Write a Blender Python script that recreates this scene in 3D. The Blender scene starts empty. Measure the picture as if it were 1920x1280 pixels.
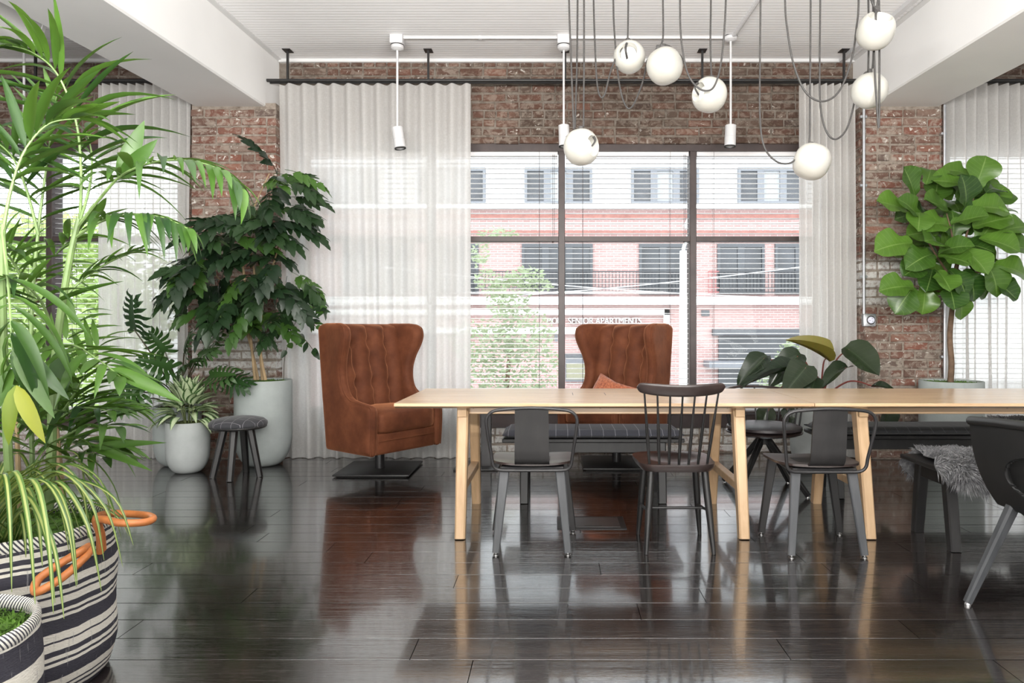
import bpy, bmesh, math, random
from mathutils import Vector, Matrix, noise as mnoise
from math import sin, cos, pi, sqrt, atan2, radians

random.seed(11)
SC = bpy.context.scene
COL = SC.collection

# ------------------------------------------------------------------ camera
CAM_H = 1.15
FPX = 1280.0
CX, CY = 1042.0, 615.0
cam_data = bpy.data.cameras.new('camera')
cam_data.sensor_width = 36.0
cam_data.lens = 36.0 * FPX / 1920.0
cam_data.shift_x = -(CX - 960.0) / 1920.0
cam_data.shift_y = (CY - 640.0) / 1920.0
cam_data.clip_end = 300
cam = bpy.data.objects.new('camera', cam_data)
cam.location = (0, 0, CAM_H)
cam.rotation_euler = (pi / 2, 0, 0)
COL.objects.link(cam)
SC.camera = cam

# ------------------------------------------------------------------ world, lights, exposure
world = bpy.data.worlds.new('overcast_sky')
SC.world = world
world.use_nodes = True
wbg = world.node_tree.nodes['Background']
wbg.inputs['Color'].default_value = (0.93, 0.965, 1.0, 1)
wbg.inputs['Strength'].default_value = 3.9

def area_light(name, loc, rot, sx, sy, power, color=(1, 1, 1)):
    l = bpy.data.lights.new(name, 'AREA')
    l.shape = 'RECTANGLE'
    l.size, l.size_y = sx, sy
    l.energy = power
    l.color = color
    o = bpy.data.objects.new(name, l)
    o.location = loc
    o.rotation_euler = rot
    COL.objects.link(o)
    return o
# added fill light behind the camera, in place of unseen rear windows, tilted upward
area_light('rear_fill_light', (-0.4, -4.6, 1.25), (radians(118), 0, 0), 11.0, 2.0, 430, (1.0, 0.98, 0.95))
# added fill to brighten the ceiling and beams; its made-up housing is built below
area_light('ceiling_fill_light', (0.0, -0.30, 1.832), (radians(146), 0, 0), 4.3, 0.07, 520, (1.0, 0.97, 0.93))

SC.view_settings.view_transform = 'Standard'
SC.view_settings.look = 'None'
SC.view_settings.gamma = 1.0
SC.view_settings.use_curve_mapping = False
SC.view_settings.exposure = 0.22
SC.cycles.max_bounces = 10
SC.cycles.diffuse_bounces = 5
SC.cycles.glossy_bounces = 4
SC.cycles.transmission_bounces = 8
SC.cycles.transparent_max_bounces = 16
SC.cycles.sample_clamp_indirect = 6.0
SC.cycles.caustics_reflective = False
SC.cycles.caustics_refractive = False

# ------------------------------------------------------------------ helpers
def V(*a):
    return Vector(a)
def P(px, py, d):
    """a point of the room seen at that pixel and d metres away along the view axis"""
    return Vector(((px - CX) * d / FPX, d, CAM_H + (CY - py) * d / FPX))
def FX(px, d):
    return (px - CX) * d / FPX
def FZ(py, d):
    return CAM_H + (CY - py) * d / FPX

def link(o, parent=None):
    COL.objects.link(o)
    if parent is not None:
        o.parent = parent
    return o
def tag(o, label=None, cat=None, group=None, kind=None):
    if label: o['label'] = label
    if cat: o['category'] = cat
    if group: o['group'] = group
    if kind: o['kind'] = kind
    return o
def thing(name, label, cat, loc=(0, 0, 0), rz=0.0, group=None, kind=None):
    o = bpy.data.objects.new(name, None)
    o.empty_display_size = 0.1
    o.location = loc
    o.rotation_euler = (0, 0, rz)
    link(o)
    return tag(o, label, cat, group, kind)

class MB:
    def __init__(s):
        s.v, s.f, s.uv = [], [], {}
    def add(s, verts, faces, uvs=None):
        b = len(s.v)
        s.v += [tuple(p) for p in verts]
        s.f += [tuple(b + i for i in f) for f in faces]
        if uvs:
            for i, u in enumerate(uvs):
                s.uv[b + i] = u
        return s
    def box(s, x0, x1, y0, y1, z0, z1):
        vs = [(x, y, z) for z in (z0, z1) for y in (y0, y1) for x in (x0, x1)]
        return s.add(vs, [(0, 2, 3, 1), (4, 5, 7, 6), (0, 1, 5, 4), (2, 6, 7, 3), (0, 4, 6, 2), (1, 3, 7, 5)])
    def rbox(s, x0, x1, y0, y1, z0, z1, r=0.01, seg=2, fn=None):
        bm = bmesh.new()
        bmesh.ops.create_cube(bm, size=1.0)
        for v in bm.verts:
            v.co = ((x0 + x1) / 2 + v.co.x * (x1 - x0), (y0 + y1) / 2 + v.co.y * (y1 - y0), (z0 + z1) / 2 + v.co.z * (z1 - z0))
        bmesh.ops.bevel(bm, geom=list(bm.edges), offset=r, segments=seg, profile=0.5, affect='EDGES')
        s.from_bm(bm, fn)
        return s
    def from_bm(s, bm, fn=None):
        bm.verts.index_update()
        vs = [(fn(v.co.copy()) if fn else v.co.copy()) for v in bm.verts]
        s.add(vs, [tuple(v.index for v in f.verts) for f in bm.faces])
        bm.free()
        return s
    def grid(s, fn, nu, nv, closeu=False, flip=False):
        """fn(u,v) -> point with u,v in 0..1"""
        vs, uv = [], []
        for j in range(nv + 1):
            for i in range(nu if closeu else nu + 1):
                u, v = i / nu, j / nv
                vs.append(fn(u, v)); uv.append((u, v))
        w = nu if closeu else nu + 1
        fs = []
        for j in range(nv):
            for i in range(nu):
                a, b = j * w + i, j * w + (i + 1) % w
                c, d = b + w, a + w
                fs.append((a, d, c, b) if flip else (a, b, c, d))
        return s.add(vs, fs, uv)
    def lathe(s, prof, seg=32, center=(0, 0, 0), M=None, capb=True, capt=True):
        """prof: [(r,z)] bottom to top, round the z axis"""
        vs, fs = [], []
        n = len(prof)
        c = Vector(center)
        for r, z in prof:
            for k in range(seg):
                a = 2 * pi * k / seg
                p = Vector((r * cos(a), r * sin(a), z))
                if M is not None: p = M @ p
                vs.append(p + c)
        for j in range(n - 1):
            for k in range(seg):
                a, b = j * seg + k, j * seg + (k + 1) % seg
                fs.append((a, b, b + seg, a + seg))
        if capb: fs.append(tuple(reversed(range(seg))))
        if capt: fs.append(tuple(range((n - 1) * seg, n * seg)))
        return s.add(vs, fs)
    def tube(s, pts, r, seg=8, caps=True, flat=None, up=None):
        """pts: list of Vector, r: radius or fn(t); flat=(a,b): elliptical strap"""
        pts = [Vector(p) for p in pts]
        n = len(pts)
        T = []
        for i in range(n):
            t = pts[min(i + 1, n - 1)] - pts[max(i - 1, 0)]
            T.append(t.normalized() if t.length > 1e-9 else Vector((0, 0, 1)))
        u = Vector(up) if up else (Vector((0, 0, 1)) if abs(T[0].z) < 0.9 else Vector((0, 1, 0)))
        N = (u - T[0] * u.dot(T[0])).normalized()
        vs, fs = [], []
        for i in range(n):
            N = (N - T[i] * N.dot(T[i]))
            N = N.normalized() if N.length > 1e-9 else T[i].orthogonal().normalized()
            B = T[i].cross(N)
            rr = r(i / (n - 1)) if callable(r) else r
            a, b = (rr, rr) if flat is None else (rr * flat[0], rr * flat[1])
            for k in range(seg):
                an = 2 * pi * k / seg
                vs.append(pts[i] + N * (a * cos(an)) + B * (b * sin(an)))
        for i in range(n - 1):
            for k in range(seg):
                p, q = i * seg + k, i * seg + (k + 1) % seg
                fs.append((p, q, q + seg, p + seg))
        if caps:
            fs.append(tuple(reversed(range(seg))))
            fs.append(tuple(range((n - 1) * seg, n * seg)))
        return s.add(vs, fs)
    def bar(s, p0, p1, s0, s1=None, xdir=(1, 0, 0), ch=0.18, round_=False):
        """tapered bar with chamfered rectangular section; s0/s1=(w,d)"""
        p0, p1 = Vector(p0), Vector(p1)
        s1 = s1 or s0
        t = (p1 - p0).normalized()
        x = Vector(xdir); x = (x - t * x.dot(t)).normalized()
        y = t.cross(x)
        vs = []
        for p, (w, d) in ((p0, s0), (p1, s1)):
            c = min(w, d) * ch
            for a, b in ((-w/2 + c, -d/2), (w/2 - c, -d/2), (w/2, -d/2 + c), (w/2, d/2 - c), (w/2 - c, d/2), (-w/2 + c, d/2), (-w/2, d/2 - c), (-w/2, -d/2 + c)):
                vs.append(p + x * a + y * b)
        fs = [(i, (i + 1) % 8, 8 + (i + 1) % 8, 8 + i) for i in range(8)]
        fs += [tuple(reversed(range(8))), tuple(range(8, 16))]
        return s.add(vs, fs)
    def slab(s, pts, x0, x1, r=0.02, fn=None, seg=3):
        """closed outline pts (y,z) pulled from x0 to x1 with rounded rims"""
        n = len(pts)
        cy = sum(p[0] for p in pts) / n; cz = sum(p[1] for p in pts) / n
        nor = []
        for i in range(n):
            a, b = pts[i - 1], pts[(i + 1) % n]
            ty, tz = b[0] - a[0], b[1] - a[1]
            l = sqrt(ty * ty + tz * tz) or 1
            nor.append((tz / l, -ty / l))
        area = sum(pts[i - 1][0] * pts[i][1] - pts[i][0] * pts[i - 1][1] for i in range(n))
        sg = 1 if area > 0 else -1
        rings = []
        for k in range(seg + 1):
            a = k / seg * pi / 2
            rings.append((x0 + r * (1 - sin(a)), r * (1 - cos(a))))
        rings = [(x0 + r * (1 - sin(a)), r * (1 - cos(a))) for a in [pi / 2 * (1 - k / seg) for k in range(seg + 1)]]
        rings = [(x0 + r * (1 - cos(a)), r * (1 - sin(a))) for a in [pi / 2 * k / seg for k in range(seg + 1)]]
        rings += [(x1 - r * (1 - cos(a)), r * (1 - sin(a))) for a in [pi / 2 * (1 - k / seg) for k in range(seg + 1)]]
        vs, fs = [], []
        for x, ins in rings:
            for i in range(n):
                p = Vector((x, pts[i][0] - sg * nor[i][0] * ins, pts[i][1] - sg * nor[i][1] * ins))
                vs.append(fn(p) if fn else p)
        m = len(rings)
        for j in range(m - 1):
            for i in range(n):
                a, b = j * n + i, j * n + (i + 1) % n
                fs.append((a, b, b + n, a + n))
        fs.append(tuple(reversed(range(n)))); fs.append(tuple(range((m - 1) * n, m * n)))
        return s.add(vs, fs)
    def mesh(s, name, mat=None, smooth=True, angle=40):
        me = bpy.data.meshes.new(name)
        me.from_pydata(s.v, [], s.f)
        if s.uv:
            ul = me.uv_layers.new(name='uv')
            d = [0.0] * (2 * len(me.loops))
            li = [0] * len(me.loops)
            me.loops.foreach_get('vertex_index', li)
            for k, vi in enumerate(li):
                u = s.uv.get(vi, (0, 0))
                d[2 * k], d[2 * k + 1] = u
            ul.data.foreach_set('uv', d)
        bm = bmesh.new(); bm.from_mesh(me)
        bmesh.ops.recalc_face_normals(bm, faces=bm.faces)
        if smooth:
            ca = radians(angle)
            for f in bm.faces: f.smooth = True
            for e in bm.edges:
                if len(e.link_faces) == 2 and e.calc_face_angle(0) > ca: e.smooth = False
        bm.to_mesh(me); bm.free()
        if mat is not None: me.materials.append(mat)
        me.update()
        return me
    def obj(s, name, mat, parent=None, smooth=True, angle=40):
        return link(bpy.data.objects.new(name, s.mesh(name, mat, smooth, angle)), parent)

def inst(name, me, parent=None, M=None):
    o = bpy.data.objects.new(name, me)
    link(o, parent)
    if M is not None: o.matrix_local = M
    return o

def catmull(pts, n=6, closed=False):
    pts = [Vector(p) for p in pts]
    out = []
    m = len(pts)
    rng = m if closed else m - 1
    for i in range(rng):
        if closed:
            p0, p1, p2, p3 = pts[i - 1], pts[i], pts[(i + 1) % m], pts[(i + 2) % m]
        else:
            p0, p1, p2, p3 = pts[max(i - 1, 0)], pts[i], pts[i + 1], pts[min(i + 2, m - 1)]
        for k in range(n):
            t = k / n
            out.append(0.5 * ((2 * p1) + (p2 - p0) * t + (2 * p0 - 5 * p1 + 4 * p2 - p3) * t * t + (3 * p1 - p0 - 3 * p2 + p3) * t ** 3))
    if not closed: out.append(pts[-1])
    return out
def rod(name, p0, p1, r, mat, parent=None, seg=10):
    return MB().tube([p0, p1], r, seg).obj(name, mat, parent)
def frame(origin, direction, up, L=1.0, W=1.0, H=None):
    y = Vector(direction).normalized()
    u = Vector(up)
    x = y.cross(u)
    x = x.normalized() if x.length > 1e-6 else y.orthogonal().normalized()
    z = x.cross(y)
    H = H or L
    M = Matrix.Identity(4)
    for i in range(3):
        M[i][0], M[i][1], M[i][2], M[i][3] = x[i] * W, y[i] * L, z[i] * H, origin[i]
    return M
def rnd(a, b): return random.uniform(a, b)
def rvec(s=1.0): return Vector((rnd(-s, s), rnd(-s, s), rnd(-s, s)))

# ------------------------------------------------------------------ materials
class N:
    """small node-graph builder"""
    def __init__(s, name):
        s.m = bpy.data.materials.new(name)
        s.m.use_nodes = True
        s.t = s.m.node_tree
        s.n = s.t.nodes
        s.bsdf = s.n['Principled BSDF']
        s.out = s.n['Material Output']
    def node(s, kind, **kw):
        nd = s.n.new(kind)
        for k, v in kw.items():
            if k in nd.bl_rna.properties and not k[0].isupper(): setattr(nd, k, v)
        return nd
    def link(s, a, b): s.t.links.new(a, b)
    def put(s, sock, val):
        if isinstance(val, bpy.types.NodeSocket): s.link(val, sock)
        elif isinstance(val, (tuple, list)) and len(val) == 3 and sock.type == 'RGBA': sock.default_value = (*val, 1)
        else: sock.default_value = val
    def coord(s, which='Object', scale=(1, 1, 1), loc=(0, 0, 0), rot=(0, 0, 0)):
        if which == 'Position': src = s.node('ShaderNodeNewGeometry').outputs['Position']
        elif which == 'UV': src = s.node('ShaderNodeTexCoord').outputs['UV']
        else: src = s.node('ShaderNodeTexCoord').outputs[which]
        mp = s.node('ShaderNodeMapping')
        mp.inputs['Scale'].default_value = scale; mp.inputs['Location'].default_value = loc; mp.inputs['Rotation'].default_value = rot
        s.link(src, mp.inputs['Vector'])
        return mp.outputs['Vector']
    def sep(s, vec):
        nd = s.node('ShaderNodeSeparateXYZ'); s.link(vec, nd.inputs[0]); return nd.outputs
    def noise(s, vec, scale=5, detail=3, rough=0.5, col=False, dist=0.0):
        nd = s.node('ShaderNodeTexNoise')
        nd.inputs['Scale'].default_value = scale; nd.inputs['Detail'].default_value = detail
        nd.inputs['Roughness'].default_value = rough; nd.inputs['Distortion'].default_value = dist
        if vec is not None: s.link(vec, nd.inputs['Vector'])
        return nd.outputs['Color' if col else 'Fac']
    def ramp(s, fac, stops, interp='LINEAR'):
        nd = s.node('ShaderNodeValToRGB')
        cr = nd.color_ramp; cr.interpolation = interp
        while len(cr.elements) < len(stops): cr.elements.new(0.5)
        for e, (p, c) in zip(cr.elements, stops):
            e.position = p
            e.color = (*c, 1) if isinstance(c, (tuple, list)) else (c, c, c, 1)
        s.put(nd.inputs['Fac'], fac)
        return nd.outputs['Color']
    def math(s, op, a, b=None, c=None, clamp=False):
        nd = s.node('ShaderNodeMath', operation=op, use_clamp=clamp)
        s.put(nd.inputs[0], a)
        if b is not None: s.put(nd.inputs[1], b)
        if c is not None: s.put(nd.inputs[2], c)
        return nd.outputs[0]
    def mix(s, fac, a, b, mode='MIX'):
        nd = s.node('ShaderNodeMix', data_type='RGBA', blend_type=mode)
        s.put(nd.inputs[0], fac); s.put(nd.inputs[6], a); s.put(nd.inputs[7], b)
        return nd.outputs[2]
    def objrand(s): return s.node('ShaderNodeObjectInfo').outputs['Random']
    def bump(s, h, strength=0.3, dist=0.01):
        nd = s.node('ShaderNodeBump'); nd.inputs['Strength'].default_value = strength; nd.inputs['Distance'].default_value = dist
        s.link(h, nd.inputs['Height']); s.link(nd.outputs[0], s.bsdf.inputs['Normal'])
        return nd.outputs[0]
    def set(s, **kw):
        names = dict(color='Base Color', rough='Roughness', metal='Metallic', spec='Specular IOR Level', coat='Coat Weight', coat_rough='Coat Roughness', sheen='Sheen Weight', sheen_rough='Sheen Roughness', sheen_tint='Sheen Tint', ior='IOR', emis='Emission Color', emis_str='Emission Strength', sub='Subsurface Weight', trans='Transmission Weight', aniso='Anisotropic')
        for k, v in kw.items(): s.put(s.bsdf.inputs[names[k]], v)
        return s

def plain(name, color, rough=0.5, metal=0.0, var=0.06, scale=14, bump=0.0, spec=0.5, coat=0.0):
    g = N(name)
    c = g.coord('Object')
    n = g.noise(c, scale, 4)
    lo = tuple(max(0, x * (1 - var)) for x in color); hi = tuple(min(1, x * (1 + var)) for x in color)
    g.set(color=g.ramp(n, [(0.3, lo), (0.7, hi)]), rough=rough, metal=metal, spec=spec, coat=coat)
    if bump: g.bump(g.noise(c, scale * 6, 3), bump, 0.004)
    return g.m

M = {}
M['white_paint'] = plain('white_paint', (0.66, 0.66, 0.66), 0.55, var=0.02, scale=2)
M['ceiling_paint'] = plain('ceiling_paint', (0.90, 0.90, 0.905), 0.6, var=0.02, scale=2)
M['plaster'] = plain('plaster', (0.86, 0.86, 0.855), 0.7, var=0.03, scale=1.5)
M['black_metal'] = plain('black_metal', (0.018, 0.017, 0.017), 0.4, var=0.2)
M['chair_tube'] = plain('chair_tube', (0.022, 0.021, 0.022), 0.35, var=0.2)
M['white_metal'] = plain('white_metal', (0.64, 0.64, 0.65), 0.35, var=0.02)
M['galvanised'] = plain('galvanised', (0.55, 0.57, 0.60), 0.35, metal=0.8, var=0.1)
M['dark_cap'] = plain('dark_cap', (0.03, 0.03, 0.03), 0.5)
M['steel'] = plain('steel', (0.6, 0.6, 0.6), 0.25, metal=1.0)
M['frame_brown'] = plain('frame_brown', (0.045, 0.030, 0.028), 0.45, var=0.25, scale=8)
M['slat'] = plain('slat', (0.76, 0.76, 0.77), 0.4, var=0.03)
M['cord_dark'] = plain('cord_dark', (0.05, 0.04, 0.045), 0.7)
M['strap_grey'] = plain('strap_grey', (0.055, 0.052, 0.05), 0.6, var=0.2, scale=60)
M['planter'] = None
M['soil_moss'] = None

def mat_brick(soot=0.0, smear=1.0):
    g = N('old_brick')
    pos = g.coord('Position')
    r = g.objrand()
    base = g.ramp(r, [(0.0, (0.105, 0.058, 0.045)), (0.16, (0.20, 0.075, 0.052)), (0.34, (0.13, 0.078, 0.060)), (0.5, (0.255, 0.092, 0.062)), (0.66, (0.17, 0.105, 0.082)), (0.8, (0.30, 0.125, 0.085)), (0.93, (0.21, 0.155, 0.125)), (1.0, (0.085, 0.060, 0.055))])
    n1 = g.noise(pos, 9, 5, 0.65)
    base = g.mix(g.math('MULTIPLY', n1, 0.55), base, (0.16, 0.115, 0.095))
    if soot:   # brown patina of the older courses over the windows
        base = g.mix(g.math('MULTIPLY', g.ramp(g.noise(pos, 2.2, 3), [(0.3, 0.45), (0.65, 0.98)]), soot), base, (0.055, 0.036, 0.026))
    # smeared mortar and old paint
    n2 = g.noise(g.coord('Position', (1, 1, 1.4)), 13, 6, 0.7, dist=0.6)
    sm = g.ramp(n2, [(0.46, 0.0), (0.57, 0.75), (0.70, 0.9)])
    big = g.ramp(g.noise(g.coord('Position', loc=(3.1, 0, 1.7)), 1.7, 3), [(0.30, 0.25), (0.62, 0.95)])
    base = g.mix(g.math('MULTIPLY', g.math('MULTIPLY', sm, big), smear), base, (0.40, 0.35, 0.295))
    n3 = g.noise(g.coord('Position', loc=(9, 2, 5)), 22, 4, 0.6, dist=0.8)
    fl = g.ramp(n3, [(0.61 if not soot else 0.645, 0.0), (0.65 if not soot else 0.70, 0.9 if not soot else 0.6)])
    base = g.mix(fl, base, (0.66, 0.63, 0.58))
    g.set(color=base, rough=0.9, spec=0.2)
    g.bump(g.math('ADD', n2, n3), 0.55, 0.012)
    return g, base, pos
g, base, pos = mat_brick()
M['brick'] = g.m
g, base, pos = mat_brick(0.85, 0.55)
g.m.name = 'weathered_brick'
M['brick_header'] = g.m
# brick with remains of white paint (patch on the pier beside the conduit, and low on the other pier)
def mat_brick_painted(name, zc, zh, xc, xh):
    g, base, pos = mat_brick()
    g.m.name = name
    s = g.sep(pos)
    dz = g.math('DIVIDE', g.math('ABSOLUTE', g.math('SUBTRACT', s[2], zc)), zh)
    dx = g.math('DIVIDE', g.math('ABSOLUTE', g.math('SUBTRACT', s[0], xc)), xh)
    dd = g.math('MAXIMUM', dz, dx)
    n = g.noise(g.coord('Position', loc=(4, 4, 4)), 7, 5, 0.7)
    f = g.math('SUBTRACT', g.math('ADD', g.math('SUBTRACT', 1.0, dd), g.math('MULTIPLY', n, 1.1)), 0.42)
    f = g.ramp(f, [(0.12, 0.0), (0.3, 0.92)])
    n4 = g.ramp(g.noise(g.coord('Position'), 34, 4, 0.7), [(0.36, 0.25), (0.52, 1.0)])
    col = g.mix(g.math('MULTIPLY', f, n4), base, (0.62, 0.62, 0.60))
    g.set(color=col)
    return g.m
M['brick_paint_right'] = mat_brick_painted('brick_with_white_paint', FZ(528, 6.0), 0.22, 2.95, 0.55)
M['brick_paint_left'] = mat_brick_painted('brick_with_pale_paint', FZ(662, 6.0), 0.20, -2.85, 0.6)
M['brick_paint_low'] = mat_brick_painted('brick_with_pale_lime', 0.16, 0.16, 0.0, 6.0)

def mat_mortar(k=1.0):
    g = N('mortar')
    pos = g.coord('Position')
    n = g.noise(pos, 18, 6, 0.7)
    col = g.ramp(n, [(0.3, (0.16 * k, 0.125 * k, 0.10 * k)), (0.5, (0.33 * k, 0.28 * k, 0.235 * k)), (0.75, (0.46 * k, 0.41 * k, 0.36 * k))])
    g.set(color=col, rough=0.95, spec=0.1)
    g.bump(n, 0.8, 0.01)
    return g.m
M['mortar'] = mat_mortar(0.86)
M['mortar_dark'] = mat_mortar(0.55)

def mat_floor():
    g = N('black_stained_boards')
    c = g.coord('Position', (1.2, 26, 1))
    c2 = g.coord('Position', (4, 90, 1))
    n1 = g.noise(c, 1.0, 5, 0.6, dist=0.3)
    n2 = g.noise(c2, 1.0, 4, 0.6)
    r = g.objrand()
    base = g.ramp(g.math('ADD', g.math('MULTIPLY', n1, 0.75), g.math('MULTIPLY', r, 0.25)), [(0.25, (0.008, 0.006, 0.006)), (0.55, (0.016, 0.012, 0.011)), (0.8, (0.032, 0.022, 0.019))])
    scr = g.ramp(g.noise(g.coord('Position', (2, 30, 1), loc=(7, 3, 0)), 1.6, 3, 0.7), [(0.66, 0.0), (0.75, 0.6)])
    base = g.mix(scr, base, (0.05, 0.035, 0.03))
    rough = g.ramp(g.math('ADD', g.math('MULTIPLY', n1, 0.7), g.math('MULTIPLY', r, 0.3)), [(0.25, 0.08), (0.75, 0.19)])
    g.set(color=base, rough=rough, ior=2.5, coat=1.0, coat_rough=0.08)
    h = g.math('ADD', g.math('MULTIPLY', n1, 0.8), g.math('MULTIPLY', n2, 0.45))
    b = g.bump(h, 0.42, 0.006)
    return g.m
M['floor'] = mat_floor()
M['floor_gap'] = plain('floor_gap', (0.012, 0.009, 0.008), 0.7)

def mat_wood(name, c0, c1, c2, axis='X', scale=1.0, rough=0.45, coat=0.0):
    g = N(name)
    sc = {'X': (1.5, 16, 16), 'Y': (16, 1.5, 16), 'Z': (16, 16, 1.5)}[axis]
    r = g.objrand()
    cv = g.coord('Object', tuple(a * scale for a in sc))
    mp = g.node('ShaderNodeVectorMath', operation='ADD'); g.link(cv, mp.inputs[0])
    cmb = g.node('ShaderNodeCombineXYZ'); g.link(g.math('MULTIPLY', r, 37.0), cmb.inputs[0]); g.link(g.math('MULTIPLY', r, 11.0), cmb.inputs[1])
    g.link(cmb.outputs[0], mp.inputs[1])
    n = g.noise(mp.outputs[0], 1.0, 6, 0.6, dist=0.5)
    n = g.math('ADD', g.math('MULTIPLY', n, 0.85), g.math('MULTIPLY', r, 0.15))
    g.set(color=g.ramp(n, [(0.28, c0), (0.52, c1), (0.75, c2)]), rough=rough, coat=coat, coat_rough=0.25)
    g.bump(n, 0.08, 0.002)
    return g.m
M['oak'] = mat_wood('pale_oak', (0.46, 0.29, 0.155), (0.60, 0.405, 0.235), (0.70, 0.50, 0.31), 'X', rough=0.30, coat=0.7)
M['oak_leg'] = mat_wood('pale_oak_legs', (0.46, 0.29, 0.155), (0.60, 0.405, 0.235), (0.70, 0.50, 0.31), 'Z', rough=0.45)
M['black_wood'] = mat_wood('black_wood', (0.006, 0.006, 0.006), (0.012, 0.0115, 0.0115), (0.024, 0.023, 0.0225), 'Z', rough=0.38)
M['black_ply'] = mat_wood('black_ply', (0.011, 0.011, 0.011), (0.018, 0.017, 0.017), (0.027, 0.025, 0.025), 'Z', rough=0.40)
M['grey_ply'] = mat_wood('charcoal_ply', (0.045, 0.048, 0.052), (0.070, 0.074, 0.080), (0.10, 0.104, 0.11), 'Z', rough=0.45)
M['brown_black_wood'] = mat_wood('brown_black_wood', (0.018, 0.012, 0.011), (0.032, 0.021, 0.019), (0.055, 0.035, 0.03), 'X', rough=0.3, coat=0.2)
M['black_plastic'] = plain('black_plastic', (0.016, 0.016, 0.016), 0.42, var=0.1)
M['leather_dark'] = plain('dark_leather', (0.035, 0.026, 0.028), 0.38, var=0.2, scale=40, bump=0.1)

def mat_velvet():
    g = N('rust_velvet')
    c = g.coord('Object')
    n = g.noise(c, 5.5, 4, 0.6)
    n2 = g.noise(c, 300, 2)
    col = g.ramp(n, [(0.25, (0.070, 0.021, 0.0095)), (0.5, (0.112, 0.035, 0.015)), (0.75, (0.17, 0.057, 0.025))])
    g.set(color=col, rough=0.75, spec=0.2, sheen=0.6, sheen_rough=0.35, sheen_tint=(0.85, 0.36, 0.18))
    g.bump(g.math('ADD', n2, g.math('MULTIPLY', g.noise(c, 28, 4), 2.0)), 0.2, 0.006)
    return g.m
M['velvet'] = mat_velvet()
def mat_pillow():
    g = N('rust_woven')
    n = g.noise(g.coord('Object'), 60, 4, 0.7)
    g.set(color=g.ramp(n, [(0.35, (0.20, 0.045, 0.02)), (0.55, (0.40, 0.12, 0.05)), (0.7, (0.55, 0.2, 0.1))]), rough=0.9, sheen=0.3)
    g.bump(n, 0.4, 0.004)
    return g.m
M['pillow'] = mat_pillow()

def mat_check(name, base, line, sx, sy, w=0.035, rough=0.9):
    g = N(name)
    s = g.sep(g.coord('Object'))
    def ln(a, step):
        f = g.math('FRACT', g.math('ADD', g.math('DIVIDE', a, step), 100.5))
        return g.math('LESS_THAN', f, w)
    l = ln(s[0], sx)
    if sy: l = g.math('MAXIMUM', l, ln(s[1], sy))
    n = g.noise(g.coord('Object'), 220, 2)
    b = g.mix(n, tuple(x * 0.7 for x in base), tuple(x * 1.35 for x in base))
    g.set(color=g.mix(g.math('MULTIPLY', l, 0.75), b, line), rough=rough, sheen=0.15)
    g.bump(n, 0.25, 0.002)
    return g.m
M['check'] = mat_check('charcoal_check', (0.038, 0.039, 0.045), (0.32, 0.31, 0.33), 0.075, 0.075)
M['pinstripe'] = mat_check('slate_pinstripe', (0.075, 0.078, 0.10), (0.42, 0.42, 0.47), 0.078, None, 0.05)
M['dark_pinstripe'] = mat_check('black_pinstripe', (0.018, 0.019, 0.022), (0.09, 0.09, 0.1), 0.078, None, 0.05)

def mat_curtain():
    g = N('sheer_linen')
    c = g.coord('Position')
    weave = g.noise(g.coord('Position', (500, 500, 40)), 1, 1)
    weave2 = g.noise(g.coord('Position', (40, 40, 500)), 1, 1)
    w = g.math('MULTIPLY', g.math('ADD', weave, weave2), 0.5)
    dif = g.node('ShaderNodeBsdfDiffuse'); tr = g.node('ShaderNodeBsdfTranslucent'); tp = g.node('ShaderNodeBsdfTransparent')
    col = g.ramp(w, [(0.35, (0.80, 0.79, 0.77)), (0.65, (0.88, 0.875, 0.86))])
    g.link(col, dif.inputs['Color']); g.link(col, tr.inputs['Color'])
    m1 = g.node('ShaderNodeMixShader'); m1.inputs[0].default_value = 0.58
    g.link(dif.outputs[0], m1.inputs[1]); g.link(tr.outputs[0], m1.inputs[2])
    m2 = g.node('ShaderNodeMixShader')
    g.link(g.ramp(w, [(0.36, 0.17), (0.62, 0.09)]), m2.inputs[0])
    g.link(m1.outputs[0], m2.inputs[1]); g.link(tp.outputs[0], m2.inputs[2])
    g.link(m2.outputs[0], g.out.inputs['Surface'])
    return g.m
M['curtain'] = mat_curtain()

def mat_glass():
    g = N('window_glass')
    tp = g.node('ShaderNodeBsdfTransparent'); gl = g.node('ShaderNodeBsdfGlossy')
    tp.inputs['Color'].default_value = (0.96, 0.98, 0.975, 1)
    gl.inputs['Roughness'].default_value = 0.02
    fr = g.node('ShaderNodeFresnel'); fr.inputs['IOR'].default_value = 1.18
    m = g.node('ShaderNodeMixShader')
    g.link(fr.outputs[0], m.inputs[0]); g.link(tp.outputs[0], m.inputs[1]); g.link(gl.outputs[0], m.inputs[2])
    g.link(m.outputs[0], g.out.inputs['Surface'])
    return g.m
M['glass'] = mat_glass()

def mat_opal():
    g = N('opal_glass')
    g.set(color=(0.46, 0.453, 0.415), rough=0.28, sub=0.05, emis=(1.0, 0.93, 0.76), emis_str=0.02)
    g.bsdf.inputs['Subsurface Radius'].default_value = (0.05, 0.05, 0.04)
    return g.m
M['opal'] = mat_opal()
M['diffuser'] = plain('diffuser_white', (0.85, 0.85, 0.84), 0.4, var=0.01)

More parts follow.
